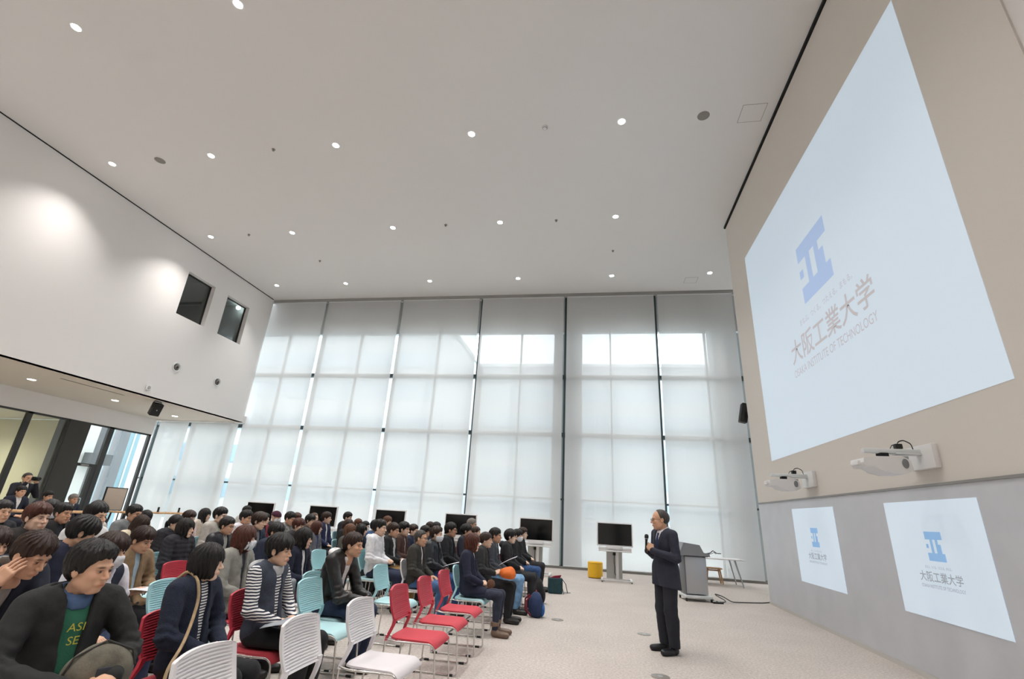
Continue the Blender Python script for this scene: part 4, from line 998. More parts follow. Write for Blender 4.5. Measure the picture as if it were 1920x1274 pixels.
def garment(kind, pn, lod):
    """returns V,Q of a garment for a pose"""
    k = (kind, pn, lod)
    if k in _cl: return _cl[k]
    J = getpose(pn); hz = .0 if J['sit'] else .0; n = np.array(J['neck']); hem = .50 if J['sit'] else {'shirt': .97, 'suit': .76, 'longcoat': .62}.get(kind, .84)
    R = rotm(0, J['lean'])
    def neckhole(P, d, r=.060): return smax(d, -cap(P, n-(0, 0, .03), n+(.03, 0, .16), r, r+.012), .008)
    def top(P):
        q = (P-n)@R   # local to neck, z up along the spine
        if kind == 'sweater': e, wa = .010, .004
        elif kind == 'shirt': e, wa = .002, .002
        elif kind in ('hoodie',): e, wa = .020, .006
        elif kind in ('puffer',): e, wa = .034, .006
        elif kind in ('jacket', 'coat', 'parka'): e, wa = .024, .006
        elif kind in ('suit', 'longcoat'): e, wa = .016, .0025
        elif kind in ('vest', 'hood', 'collar'): e, wa = .022, .004
        d = torso_sdf(P, J, e)
        if kind == 'puffer': d = d-.006*np.abs(np.sin(q[..., 2]*52))
        if kind not in ('vest', 'shirt', 'hood', 'collar'):
            a = arms_sdf(P, J, e*.75)
            if kind == 'puffer': a = a-.005*np.abs(np.sin(P[..., 2]*70+P[..., 0]*25))
            d = smin(d, a, .02)
        if J['sit'] and kind in ('longcoat', 'parka', 'coat'):
            Pm = np.stack([P[..., 0], np.abs(P[..., 1]), P[..., 2]], -1); d = smin(d, cap(Pm, J['hip'], (.12, .10, .53), .10, .082), .03)
        if not J['sit'] and kind != 'shirt': 
            Pm = np.stack([P[..., 0], np.abs(P[..., 1]), P[..., 2]], -1); d = smin(d, cap(Pm, (0, .06, 1.0), (-.005, .08, hem), .135, .138), .04)
        d = d-wa*(wrinkle(P, 38)+.9*wrinkle(P[..., ::-1], 19))
        for A_ in J['arms']:
            ev = np.array(A_['el']); q2 = P-ev; ax_ = ev-np.array(J['sh'])*(1, np.sign(ev[1]), 1); ax_ = ax_/np.linalg.norm(ax_)
            d = d-wa*1.3*np.exp(-(q2*q2).sum(-1)/.012)*np.sin((q2@ax_)*115+1.5*np.sin(P[..., 1]*60))
        d = chairclip(P, J, d)
        zz = P[..., 2]
        d = smax(d, (hem+(.02*np.sin(P[..., 0]*9))-zz), .008)
        d = neckhole(P, d)
        if kind in ('jacket', 'coat', 'parka', 'suit', 'longcoat', 'vest'):   # collar
            rr = np.sqrt(q[..., 0]**2*1.0+q[..., 1]**2); 
            col = np.sqrt((rr-.072)**2+np.maximum(0, np.abs(q[..., 2]-.008-(.75 if kind in ('suit', 'longcoat') else .30)*np.clip(-q[..., 0], -.08, .03))-(.014 if kind in ('suit', 'longcoat') else .024))**2)-.010
            d = smin(d, col, .012)
            wd = {'jacket': .045, 'coat': .035, 'parka': .055, 'suit': .070, 'longcoat': .060, 'vest': .04}[kind]
            zl = -q[..., 2]; open_w = wd*np.clip(1-(zl/ {'suit': .33, 'longcoat': .33}.get(kind, .75)), 0.0, 1)
            ow = np.where(zl < -.02, wd*.9, open_w)
            cut = np.maximum(np.abs(q[..., 1])-ow, .02-q[..., 0]); cut_w = cut
            d = np.where(ow > .002, smax(d, -cut, .006), d)
            if kind in ('suit', 'longcoat'):
                lw = np.clip(.052-.06*np.abs(-zl+.12), .012, .05); lap = (np.abs(q[..., 1]) < ow+lw) & (zl > .0) & (zl < .33) & (q[..., 0] > .02); d = d-.006*lap
        if kind == 'shirt':
            rr = np.sqrt((q[..., 0]-.0)**2+q[..., 1]**2); d = smin(d, np.sqrt((rr-.060)**2+np.maximum(0, np.abs(q[..., 2]-.012+.45*np.clip(q[..., 0], -.03, .08))-.020)**2)-.006, .008)
        if kind == 'collar':
            rr = np.sqrt((q[..., 0]-.0)**2+q[..., 1]**2); tl = q[..., 2]-.018+.55*np.clip(q[..., 0], -.03, .09); d = np.sqrt((rr-.064)**2+np.maximum(0, np.abs(tl)-.022)**2)-.007; d = smin(d, np.sqrt((rr-.078)**2+np.maximum(0, np.abs(tl+.012)-.020)**2)-.007, .01)
        if kind in ('hoodie', 'parka', 'puffer', 'hood'):
            big = {'hoodie': 1., 'parka': 1.3, 'puffer': .9, 'hood': 1.15}[kind]
            if kind == 'hood': d = d*0+1.
            hd = ell(q, (-.105, 0, -.005), (.062*big, .115*big, .050*big)); hd = smax(hd, -ell(q, (-.085, 0, .045), (.045, .08, .04)), .01)
            rr = np.sqrt((q[..., 0]+.01)**2+q[..., 1]**2); ring = np.sqrt((rr-.088)**2+(np.maximum(0, np.abs(q[..., 2]+.005+.25*np.clip(q[..., 0], 0, .1))-.018))**2)-.017*big
            d = smin(d, smin(hd, ring, .02)-.003*wrinkle(P, 50), .015)
            d = smax(d, -cap(P, n-(0, 0, .01), n+(.03, 0, .16), .060, .07), .006)
        if kind == 'parka': d = smax(d, -np.maximum(np.abs(q[..., 1])-np.maximum(ow, np.clip(.060+.3*q[..., 2], .050, .075)*(zl < .08)), .02-q[..., 0]), .006)
        return d
    def tie(P):
        q = (P-n)@R; zl = -q[..., 2]; wt = np.interp(zl, [-.02, .02, .06, .30, .37], [.020, .024, .016, .040, .0]); return smax(smax(torso_sdf(P, J, .014), np.abs(q[..., 1])-wt, .003), np.maximum(.02-q[..., 0], zl-.37), .003)
    def low(P):
        e = {'trousers': .014, 'skinny': .004, 'wide': .024}[kind]
        d = smin(legs_sdf(P, J, e), ell(P, J['pelvis'], (.118+e, .156+e, .10+e)), .03)-.0035*wrinkle(P, 45)
        sp = .004-np.abs(P[..., 1])+np.clip(.52-np.abs(P[..., 0]-.0)*0-.0, 0, 0)
        d = chairclip(P, J, d); d = smax(d, .080-P[..., 2], .006); return smax(d, P[..., 2]-(.66 if J['sit'] else .90), .006)
    if kind == 'tie': V, Q = surfnet(tie, (-.05, -.06, n[2]-.42), (.25, .06, n[2]+.03), .008)
    elif kind in ('trousers', 'skinny', 'wide'):
        V, Q = surfnet(low, (-.30, -.26, .06), (.52 if J['sit'] else .3, .26, .70 if J['sit'] else 1.08), (.012, .015, .020)[lod])
    else:
        V, Q = surfnet(top, (-.42 if J['sit'] else -.28, -.38, hem-.06), (.50, .38, n[2]+.11), (.0095, .0125, .018)[lod])
    _cl[k] = (V, Q); return _cl[k]
_gm = {}
def garment_mesh(nm, kind, pn, lod, m):
    k = (nm, kind, pn, lod, m.name)
    if k not in _gm: V, Q = garment(kind, pn, lod); _gm[k] = np_mesh(nm, V, Q, m)
    return _gm[k]
_sm = {}
def shoe_mesh(m, boot):
    k = (m.name, boot)
    if k not in _sm:
        def f(P):
            d = cap(P, (-.055, 0, .045), (.13, 0, .036), .042, .036); d = smin(d, ell(P, (.06, 0, .035), (.10, .047, .035)), .02)
            d = smin(d, cap(P, (-.045, 0, .05), (-.05, 0, .16 if boot else .085), .044), .02)
            if boot: d = smin(d, np.sqrt((np.sqrt((P[..., 0]+.05)**2+P[..., 1]**2)-.047)**2+np.maximum(0, np.abs(P[..., 2]-.165)-.02)**2)-.012, .01)
            return smax(smax(d, -P[..., 2], .004), P[..., 2]-(.19 if boot else .115), .006)
        V, Q = surfnet(f, (-.12, -.07, -.01), (.18, .07, .21), .0085); _sm[k] = np_mesh('shoe', V, Q, m)
    return _sm[k]
def ob(name, me, parent, loc=None, R=None, scale=None):
    o = bpy.data.objects.new(name, me); C.objects.link(o); o.parent = parent
    if R is not None or loc is not None:
        m = Matrix.Identity(4)
        if R is not None: m = Matrix(R.tolist()).to_4x4()
        if loc is not None: m.translation = Vector([float(v) for v in loc])
        if scale: m = m @ Matrix.Diagonal((scale[0], scale[1], scale[2], 1))
        o.matrix_local = m
    return o
def mask_mesh(m):
    k = ('mask', m.name)
    if k not in _sm:
        def f(P):
            d = head_sdf(P, False)-.009; d = smin(d, ell(P, (.085, 0, -.055), (.030, .036, .040)), .02)
            d = smax(d, -(head_sdf(P, False)-.001), .002)
            box = np.maximum(np.maximum(-.108-P[..., 2], P[..., 2]+.022-.25*np.clip(.05-np.abs(P[..., 1]), 0, .05)), .012-P[..., 0]); d1 = smax(d, box, .004)
            return d1
        V, Q = surfnet(f, (.0, -.09, -.125), (.14, .09, .0), .0045); _sm[k] = np_mesh('face_mask', V, Q, m)
    return _sm[k]
def glasses_mesh():
    if 'g' not in _sm:
        b = MB()
        for s in (-1, 1):
            b.tube([(.101-.05*((s*.033+.024*math.cos(a)) ** 2)*6, s*.033+.024*math.cos(a), .0+.017*math.sin(a)) for a in [i*PI/9 for i in range(18)]], .0018, 6, closed=True)
            b.tube([(.092, s*.058, .006), (.05, s*.079, .006), (-.01, s*.082, .004)], .0018, 6)
        b.tube([(.108, -.009, .004), (.110, 0, .007), (.108, .009, .004)], .0018, 6)
        o = b.build('glasses', mat('spectacle_frame', '#2a2422', rough=.35), None, smooth=True); _sm['g'] = o.data; bpy.data.objects.remove(o)
    return _sm['g']

SKINS = ['#dfb79c', '#d4a88c', '#e6c2aa', '#c99a7e', '#ecccb6']
HAIRC = {'k': '#141110', 'b': '#2e1c14', 'rb': '#4a2418', 'lb': '#5c3a26', 'g': '#7d7772', 'dg': '#3f3a37', 'mr': '#4d2330'}
def person(name, x, y, s, label, hs=1., pn='lap', yaw=0., hy=0., hp=0., hr=0., lod=1, skin=0, hair=('short', 'k'), top=('jacket', '#1c1d21', 'cloth'), inner=None, legs=('trousers', '#1f2126', 'cloth'),
           shoes=('#1c1a19', False), extra=None, mask=False, glasses=False, wd=1., z=0., chairk=None, chair_lb=None, wm=None):
    J = getpose(pn); sk = skin_mat('skin_%d' % skin, SKINS[skin]); R = rotm(hy, hp, hr); hd = np.array(J['head'], 'f')
    if inner is None and top[0] in ('jacket', 'coat', 'parka', 'suit', 'longcoat', 'vest'): inner = ('shirt', ['#3a3b40', '#77757a', '#2b2d36', '#a9a6a2'][len(name+label) % 4], 'cloth')
    if J['lean']: x -= s*(J['head'][0]+.10)
    p_x = x; old = hair[0] in ('thin', 'receding'); HV, HQ, HT = head_mesh(lod, .004 if wd < 1 else 0., .45 if old else 1.)
    piv = np.array((-.03, 0, -.10), 'f'); hv = (HV-piv)@R.T*hs+piv+hd
    # keep the neck base with the torso: blend the rotation out below the chin
    k = np.clip((-.10-HV[:, 2])/.07, 0, 1)[:, None]; hv = hv*(1-k)+(HV+hd)*k
    parts = [(hv, HQ, HT), base_body(pn)]
    for A, left in ((J['arms'][0], True), (J['arms'][1], False)): parts.append(place_hand(A['wr'], A['fw'], A['up'], A['cu'], lod, left, .25 if pn == 'face' and not left else 0.))
    V, Q, T = merge(parts); wd = wd*1.05 if wd == 1. and J['sit'] and s < 1.03 else wd; me = np_mesh('person', V, Q, sk, T)
    p = bpy.data.objects.new('person', me); C.objects.link(p); p.location = (x, y, z); p.rotation_euler = (0, 0, yaw); p.scale = (s, s*wd, s)
    prop(p, label, 'person')
    hl = R@(-piv)*hs+piv+hd; R = R*hs
    if name != 'bald': ob('hair' if hair[0] != 'beanie' else 'beanie', hair_mesh(hair[0], hair_mat('hair_'+hair[1], HAIRC[hair[1]]) if hair[0] != 'beanie' else cloth('#4b2536', 'knit'), lod), p, hl, R)
    if mask: ob('face_mask', mask_mesh(mat('mask_white', '#e9ecf2', rough=.8)), p, hl, R)
    if glasses: ob('glasses', glasses_mesh(), p, hl, R)
    tm = top[2] if not isinstance(top[2], str) else cloth(top[1], top[2])
    nm = {'sweater': 'sweater', 'hoodie': 'hoodie', 'puffer': 'puffer_jacket', 'jacket': 'jacket', 'coat': 'coat', 'parka': 'parka', 'suit': 'suit_jacket', 'longcoat': 'coat', 'vest': 'vest', 'shirt': 'shirt', 'hood': 'hood', 'collar': 'shirt_collar'}
    ob(nm[top[0]], garment_mesh(nm[top[0]], top[0], pn, lod, tm), p)
    if inner:
        im = inner[2] if not isinstance(inner[2], str) else cloth(inner[1], inner[2]); ob(nm[inner[0]], garment_mesh(nm[inner[0]], inner[0], pn, lod, im), p)
    if extra: ob(nm[extra[0]], garment_mesh(nm[extra[0]], extra[0], pn, lod, cloth(extra[1], extra[2])), p)
    ob('trousers', garment_mesh('trousers', legs[0], pn, lod, cloth(legs[1], legs[2])), p)
    sm = shoe_mesh(cloth(shoes[0], 'leather'), shoes[1])
    for sd in (1, -1):
        a = np.array(J['ank'])*(1, sd, 1); o = ob('shoe', sm, p, (a[0]+.045, a[1], 0), rotm(sd*.12))
    for nw in range(8, 12) if chairk else ():
        wds = label.replace(',', '').replace('person ', '', 1).split()[:nw]
        while wds[-1] in ('in', 'a', 'the', 'of', 'with', 'and', 'at', 'on', 'over', 'to', 'between', 'behind', 'just', 'from', 'against', 'its', 'only', 'right', 'left', 'white', 'black', 'an'): wds.pop()
        cl_ = (CH[chairk][2]+' chair under the '+' '.join(wds)).replace('under the in ', 'under the person in ').replace('under the with ', 'under the person with ').replace('under the alone', 'under the person alone').replace('under the bent', 'under the person bent').replace('under the right', 'under the person right').replace('under the furthest', 'under the person furthest')
        if cl_.split(' under ')[1] not in CHL: break
    if chairk: CHL.add(cl_.split(' under ')[1]); chair(chairk, x-(.12 if top[0] == 'puffer' else .06)*s, y, cl_, yaw, s)
    return p
# ------------------------------------------------------------------ the audience
STRIPE = stripe_mat('navy_white_stripes', '#23263a', '#eceae8', .022, 2, duty=.48)
STRIPE2 = stripe_mat('grey_white_stripes', '#8f9096', '#e6e4e2', .022, 2)
PATT = mat('patterned_cloth', '#8a8986', rough=.9, noise=(26, .7), bump=(60, .2))
GREEN = mat('green_sweatshirt', '#2f6b55', rough=.9, bump=(90, .3))
DB, BK, NV, GY = '#22242a', '#191a1d', '#20263a', '#8b8984'
X = {}
def P_(k, *a, **kw): X[k] = person(k, *a, **kw); return X[k]
jb = ('shirt', '#e8e6e4', 'cloth')
# front row
P_('e10', -1.69, 7.39, .98, 'person in long navy coat with reddish brown hair and brown ankle boots, front row', pn='clasp', hy=.10, lod=0, skin=2, hair=('medium', 'rb'), top=('longcoat', '#1d2238', 'cloth'), inner=jb, legs=('skinny', '#2b3042', 'denim'), shoes=('#7a6454', True), wd=.93, chairk='t')
P_('f1', -1.69, 8.31, .983, 'person with dark tied back hair holding an orange bag on the lap', pn='read', hy=.05, skin=2, hair=('pony', 'b'), top=('jacket', '#2b2c2e', 'cloth'), inner=('shirt', '#6a4a42', 'cloth'), legs=('trousers', '#191a1d', 'cloth'), wd=.93, chairk='r')
P_('f2', -1.69, 9.12, 1.02, 'person with short dark hair, grey white scarf and pale blue jeans, front row', hy=.05, skin=3, hair=('short', 'k'), top=('jacket', '#3c4048', 'cloth'), inner=('shirt', '#d9dadc', 'cloth'), legs=('trousers', '#7aa3c9', 'denim'), chairk='t')
P_('f3', -1.52, 9.75, 1.0, 'young person in a hooded black coat with a straight fringe, front row, no mask', pn='clasp', hy=.05, skin=4, hair=('shaggy', 'k'), top=('parka', '#1b1c20', 'cloth'), inner=('shirt', '#52565e', 'cloth'), legs=('trousers', '#232327', 'cloth'), chairk='r')
P_('f4', -1.59, 11.1, .98, 'masked person in black, second from the far end of the front row', pn='clasp', hy=-.1, skin=4, hair=('shaggy', 'k'), top=('jacket', '#1a1b1f', 'cloth'), legs=('trousers', '#2b4a78', 'denim'), mask=True, chairk='t')
P_('f5', -1.60, 12.0, 1.0, 'person in black at the far end of the front row, hands folded on the lap', pn='clasp', hy=-.15, skin=4, hair=('side', 'b'), top=('jacket', '#1b1b1f', 'cloth'), legs=('trousers', '#1c1c20', 'cloth'), chairk='r')
# second row
P_('a20', -2.62, 2.40, .985, 'person in black hooded parka over a green sweatshirt, khaki bag on the lap', pn='hold', hy=.42, hp=.08, lod=0, skin=1, yaw=-.30, hair=('slick', 'k'), top=('parka', '#1d1e1e', 'cloth'), inner=('shirt', '#2f6b55', GREEN), extra=('collar', '#4a6288', 'cloth'), legs=('trousers', '#26303a', 'denim'), chairk='r')
P_('c12', -2.62, 3.30, .955, 'person with a black bob in a navy cardigan with a tan shoulder bag, foreground', pn='clasp', hy=.42, lod=0, skin=4, hair=('bob', 'k'), top=('jacket', '#1f2638', 'knit'), inner=('shirt', 'x', stripe_mat('fine_stripes', '#eceae8', '#2a2d40', .018, 2)), legs=('trousers', '#17181b', 'cloth'), wd=.94, chairk='r')
P_('c11', -2.62, 4.12, .987, 'person in a navy and white striped shirt with a grey hooded vest, foreground', pn='clasp', hy=.12, hp=.05, lod=0, skin=0, hair=('shaggy', 'k'), top=('sweater', 'x', STRIPE), inner=('vest', '#3c4250', 'denim'), extra=('hood', '#b9babd', 'cloth'), legs=('trousers', '#16171a', 'cloth'), chairk='r')
P_('d10', -2.57, 5.40, 1.0, 'person leaning forward in a black leather jacket over a white hoodie', wd=1.1, pn='lean', hy=.05, lod=0, skin=1, hair=('short', 'b'), top=('jacket', '#1e1c1b', 'leather'), inner=('hoodie', '#e6e5e4', 'cloth'), legs=('trousers', '#22304a', 'denim'), shoes=('#2a2426', False), chairk='t')
P_('e3', -2.62, 7.75, .972, 'older person with receding hair and glasses in dark olive jacket and white shirt', hy=.05, lod=0, skin=1, hair=('thin', 'dg'), top=('jacket', '#35332f', 'cloth'), inner=jb, legs=('trousers', '#40618c', 'denim'), glasses=True, chairk='w')
P_('e5', -2.62, 8.56, 1.003, 'person with spiky hair and a white face mask in a shiny black jacket', pn='clasp', hy=.05, skin=2, hair=('spiky', 'b'), top=('jacket', '#20242a', 'leather'), legs=('trousers', '#2f4e80', 'denim'), mask=True, chairk='t')
P_('e8', -2.62, 9.43, 1.05, 'tanned person with short black hair and glasses in a high collared black jacket', pn='clasp', hy=.1, skin=3, hair=('short', 'k'), top=('jacket', '#17191e', 'cloth'), legs=('trousers', '#1d1d20', 'cloth'), glasses=True, chairk='r')
P_('e9', -2.62, 10.62, 1.02, 'person in navy suit with short dark hair, just behind the reddish haired one', hy=.1, skin=1, hair=('shaggy', 'k'), top=('suit', '#1f2433', 'cloth'), inner=jb, legs=('trousers', '#1f2433', 'cloth'), chairk='r')
P_('e12', -2.70, 11.85, .978, 'small dark haired person just below the grey haired one, second row', skin=2, hair=('pony', 'b'), top=('jacket', '#2a2624', 'cloth'), wd=.94, chairk='t')
P_('e11', -3.00, 12.62, 1.10, 'grey haired person with glasses in front of the fourth and fifth monitors', hy=.1, skin=1, hair=('short', 'g'), top=('jacket', '#3a3634', 'cloth'), inner=jb, glasses=True, chairk='w')
# third row
P_('a11', -3.40, 2.70, 1.04, 'person in dark navy bent forward with one hand over the face', pn='face', hy=.15, hp=.42, lod=0, skin=1, hair=('short', 'b'), top=('jacket', '#1b2130', 'cloth'), legs=('trousers', '#5d5b46', 'cloth'), chairk='t')
P_('a19', -3.56, 3.40, .965, 'masked person with white sleeves and a navy body warmer, behind the parka', hy=.15, hp=.12, lod=0, skin=0, hair=('shaggy', 'b'), top=('vest', '#1f2336', 'cloth'), inner=('hoodie', '#dddce4', 'cloth'), legs=('trousers', '#2c3a58', 'denim'), mask=True, chairk='t')
P_('c4', -3.56, 4.90, .998, 'masked person with brown shoulder length hair in a light grey coat', pn='clasp', hy=.30, lod=1, skin=2, hair=('medium', 'rb'), top=('coat', '#8f8d86', 'cloth'), legs=('trousers', '#3a3340', 'cloth'), mask=True, wd=.93, chairk='r')
P_('d4', -3.56, 6.01, .967, 'person with long straight black hair in a navy sweater, behind the leather jacket', pn='chat', hy=.10, lod=0, skin=2, hair=('long', 'k'), top=('jacket', '#1c2033', 'knit'), inner=jb, legs=('trousers', '#4d3440', 'cloth'), wd=.93, chairk='w')
P_('d11', -3.52, 8.21, 1.05, 'person in a bright white hoodie with black hair, middle of the audience', pn='chat', hy=.05, lod=0, skin=2, hair=('short', 'k'), top=('hoodie', '#dfe0e4', 'cloth'), legs=('trousers', '#1d2740', 'denim'), chairk='t', wd=.95)
P_('d13', -3.54, 8.83, 1.01, 'person in a black and white hoodie with tan trousers beside the white hoodie', pn='chat', hy=.05, hp=.08, skin=1, hair=('short', 'b'), top=('jacket', '#1d1e20', 'cloth'), inner=('hoodie', '#cfcfd0', 'cloth'), legs=('trousers', '#a5814f', 'cloth'), chairk='w', wd=.95)
P_('e1', -3.56, 9.43, 1.015, 'person with a dark bowl cut in a brown jacket', pn='chat', hy=-.05, skin=2, hair=('side', 'k'), top=('jacket', '#4b322c', 'cloth'), legs=('trousers', '#26262b', 'cloth'), chairk='r')
P_('e2', -3.60, 10.05, .98, 'person with reddish dark hair in navy, just behind the brown jacket', hy=.0, skin=2, hair=('short', 'b'), top=('jacket', '#1f2740', 'cloth'), chairk='t')
P_('e4', -3.56, 10.68, .954, 'dark haired person with only the hair showing behind the older glasses wearer', skin=1, hair=('shaggy', 'k'), top=('jacket', DB, 'cloth'), chairk='t')
P_('e7', -3.56, 11.45, 1.011, 'dark haired person behind the masked spiky haired one, right of a pair', skin=1, hair=('short', 'k'), top=('jacket', '#262a38', 'cloth'), chairk='r')
P_('e6', -3.96, 12.20, .993, 'dark haired person behind the masked spiky haired one, left of a pair', skin=1, hair=('side', 'b'), top=('jacket', '#2b2b33', 'cloth'), chairk='t')
# fourth row
P_('a10', -4.50, 3.28, .955, 'dark haired person half hidden behind the one covering the face', hp=.1, skin=1, hair=('shaggy', 'b'), top=('jacket', '#26221f', 'cloth'), chairk='t', lod=0)
P_('a9', -4.50, 3.90, 1.03, 'person in navy looking down, only black hair showing, lower left', hy=.9, hp=.35, skin=1, hair=('shaggy', 'k'), top=('jacket', '#202338', 'cloth'), chairk='r', lod=0)
P_('a18', -4.45, 4.52, .957, 'person with brown hair looking down, in a tan coat over a pale blue shirt', pn='read', hy=.10, hp=.28, lod=0, skin=1, hair=('side', 'b'), top=('coat', '#8c7458', 'cloth'), inner=('shirt', '#a9c3d4', 'cloth'), legs=('trousers', '#1c1d22', 'cloth'), chairk='t')
P_('c9', -4.50, 6.79, .974, 'dark haired person in navy behind the striped shirt, only the top of the head visible', hp=.15, skin=1, hair=('shaggy', 'k'), top=('jacket', '#1c2438', 'cloth'), chairk='w')
P_('d6b', -4.42, 8.92, .957, 'person with light brown hair hidden behind the leather jacket', skin=2, hair=('medium', 'lb'), top=('jacket', '#4a4a44', 'cloth'), wd=.94, chairk='t')
P_('d9', -4.50, 9.55, .951, 'person with long black hair in profile left of the white hoodie', hy=.1, skin=4, hair=('long', 'k'), top=('jacket', '#1c1c22', 'cloth'), wd=.93, chairk='r')
P_('d12b', -4.50, 10.19, 1.006, 'dark haired person in a blue jacket behind the white hoodie', skin=1, hair=('short', 'k'), top=('jacket', '#2c4a70', 'cloth'), chairk='t')
P_('e2b', -4.50, 11.52, .93, 'dark haired person low behind the brown jacket', skin=1, hair=('side', 'k'), top=('jacket', '#5e2433', 'cloth'), chairk='r')
# fifth row
P_('a1', -5.33, 3.56, 1.06, 'person with brown hair in a navy coat at the very left edge', hy=.15, lod=1, skin=2, hair=('medium', 'b'), top=('coat', '#1d2542', 'cloth'), wd=.94, chairk='t')
P_('a6', -5.43, 4.25, 1.08, 'middle aged person with short reddish brown hair in a black top, left side', hy=.0, skin=2, hair=('side', 'rb'), top=('jacket', '#252321', 'cloth'), inner=('shirt', '#8d8577', 'cloth'), chairk='w', wd=.95)
P_('a12', -5.45, 4.86, 1.10, 'person with black hair in a white hoodie with a dark print, left side', hy=.12, hp=.05, lod=0, skin=0, hair=('short', 'k'), top=('hoodie', '#dcdcdc', 'cloth'), legs=('trousers', '#22252e', 'denim'), chairk='t', wd=.95)
P_('b3', -5.43, 6.16, .975, 'person with long black hair in a black down jacket over a grey striped top', hy=.18, hp=-.03, lod=0, skin=2, hair=('medium', 'k'), top=('puffer', '#24232a', 'cloth'), inner=('shirt', 'x', STRIPE2), wd=.95, chairk='t')
P_('c2', -5.43, 6.93, .997, 'person with black hair and glasses in a black leather jacket, centre left', hy=.12, hp=.08, skin=1, hair=('short', 'k'), top=('jacket', '#232229', 'leather'), glasses=True, chairk='t')
P_('c5', -5.43, 7.66, 1.055, 'person with a brown mop of hair in a dark blue jacket, leaning into profile', hy=.12, hp=.1, skin=2, hair=('shaggy', 'b'), top=('jacket', '#1c2c40', 'cloth'), chairk='r')
P_('c10', -5.43, 8.82, .986, 'person with reddish brown short hair, between the beanie and the grey cardigan', hp=.08, skin=2, hair=('shaggy', 'rb'), top=('jacket', '#2c2a2e', 'cloth'), chairk='w')
P_('d3', -5.43, 9.48, .95, 'person with reddish shoulder length hair in a grey cardigan with a blue collar', hy=.15, skin=4, hair=('medium', 'rb'), top=('jacket', '#6d6f76', 'knit'), inner=('shirt', '#48598a', 'cloth'), wd=.93, chairk='w')
P_('d6', -5.43, 10.76, .985, 'person with long dark hair bowed forward, right of the boy in the navy jacket', hp=.2, skin=2, hair=('long', 'b'), top=('jacket', '#1a1a1d', 'cloth'), wd=.94, chairk='t')
P_('d8', -5.43, 11.66, .945, 'masked person with glasses and black cap-like hair, left of the third monitor', hy=.1, skin=2, hair=('short', 'k'), top=('jacket', '#20242e', 'cloth'), mask=True, glasses=True, chairk='t')
P_('d12', -5.43, 12.97, 1.04, 'brown haired person right in front of the third monitor', skin=2, hair=('shaggy', 'lb'), top=('jacket', '#3a3636', 'cloth'), chairk='r')
# sixth row
P_('a16', -6.37, 6.33, .985, 'person with long dark hair bowed down in a cream coat', hp=.40, hy=.1, skin=2, hair=('long', 'b'), top=('coat', '#d8cab2', 'cloth'), wd=.93, chairk='t')
P_('b1', -6.37, 6.97, .988, 'person with a black ponytail and glasses in a black down jacket with a grey collar', hy=.12, hp=.1, lod=1, skin=2, hair=('pony', 'k'), top=('puffer', '#232329', 'cloth'), inner=('shirt', '#9a9a98', 'cloth'), glasses=True, wd=.94, chairk='r')
P_('c1', -6.36, 7.89, 1.085, 'person with black hair and glasses in a light grey beige jacket', hy=.1, hp=.05, skin=4, hair=('short', 'k'), top=('jacket', '#b4aea6', 'cloth'), inner=('shirt', '#9aa390', 'cloth'), glasses=True, chairk='t')
P_('c3', -6.36, 8.55, 1.06, 'person in a white and red sports jacket, left of the brown mop of hair', hy=.1, hp=.1, skin=1, hair=('short', 'k'), top=('jacket', '#dedbe0', 'cloth'), inner=('shirt', '#a8303e', 'cloth'), chairk='w')
P_('c7', -6.36, 9.92, 1.06, 'person with black hair looking down in a grey patterned jacket, beside the beanie', hp=.22, skin=1, hair=('short', 'k'), top=('jacket', 'x', PATT), chairk='t')
P_('d1', -6.36, 10.76, 1.02, 'person with a straight black fringe and glasses in front of the second monitor', hy=-.1, skin=2, hair=('shaggy', 'k'), top=('sweater', '#4a3c38', 'cloth'), glasses=True, chairk='r')
P_('d2', -6.36, 11.45, 1.065, 'young person with brown hair and navy jacket in front of the second monitor', hy=.2, skin=2, hair=('side', 'b'), top=('jacket', '#22294a', 'cloth'), inner=jb, chairk='t')
P_('d5', -6.36, 12.50, 1.085, 'masked person alone against the blind between the second and third monitors', hy=.1, hp=.1, skin=2, hair=('short', 'k'), top=('jacket', '#222226', 'cloth'), mask=True, chairk='t')
P_('d7', -6.36, 13.15, .95, 'person with light brown hair, left of the third monitor, far row', skin=2, hair=('shaggy', 'lb'), top=('jacket', '#55504a', 'cloth'), chairk='w')
# seventh row and behind
P_('a0', -7.30, 5.24, 1.06, 'dark haired person at the left edge behind the navy coat', skin=1, hair=('short', 'k'), top=('jacket', DB, 'cloth'), chairk='t')
P_('a8', -7.20, 5.92, 1.055, 'smiling person with black hair and a black jacket, left side', hy=.05, skin=3, hair=('short', 'k'), top=('jacket', '#1e1d1f', 'cloth'), chairk='t', wd=.95)
P_('a14', -7.30, 6.50, 1.05, 'person in a grey and white hooded jacket with brown hair, left side', hy=.05, skin=2, hair=('shaggy', 'b'), top=('hoodie', '#c9c4be', 'cloth'), chairk='r', wd=.95)
P_('a15', -7.30, 7.10, 1.065, 'person with thick black hair and glasses in grey, left of the cream coat', hy=.1, hp=.1, skin=1, hair=('short', 'k'), top=('jacket', '#7d7f82', 'cloth'), glasses=True, chairk='t')
P_('b2', -7.30, 8.24, 1.012, 'person with short wavy dark hair in a pale pink jacket', hy=.1, hp=.15, skin=2, hair=('side', 'b'), top=('jacket', '#d6c0bd', 'cloth'), chairk='w')
P_('c5b', -7.14, 10.20, 1.004, 'dark haired person right beside the brown mop of hair', hy=.1, skin=2, hair=('short', 'k'), top=('jacket', '#8a3340', 'cloth'), chairk='t')
P_('c6', -7.30, 10.82, 1.04, 'masked person in a maroon knitted beanie', hy=.15, hp=.1, skin=2, hair=('beanie', 'mr'), top=('jacket', '#35363d', 'cloth'), mask=True, chairk='r')
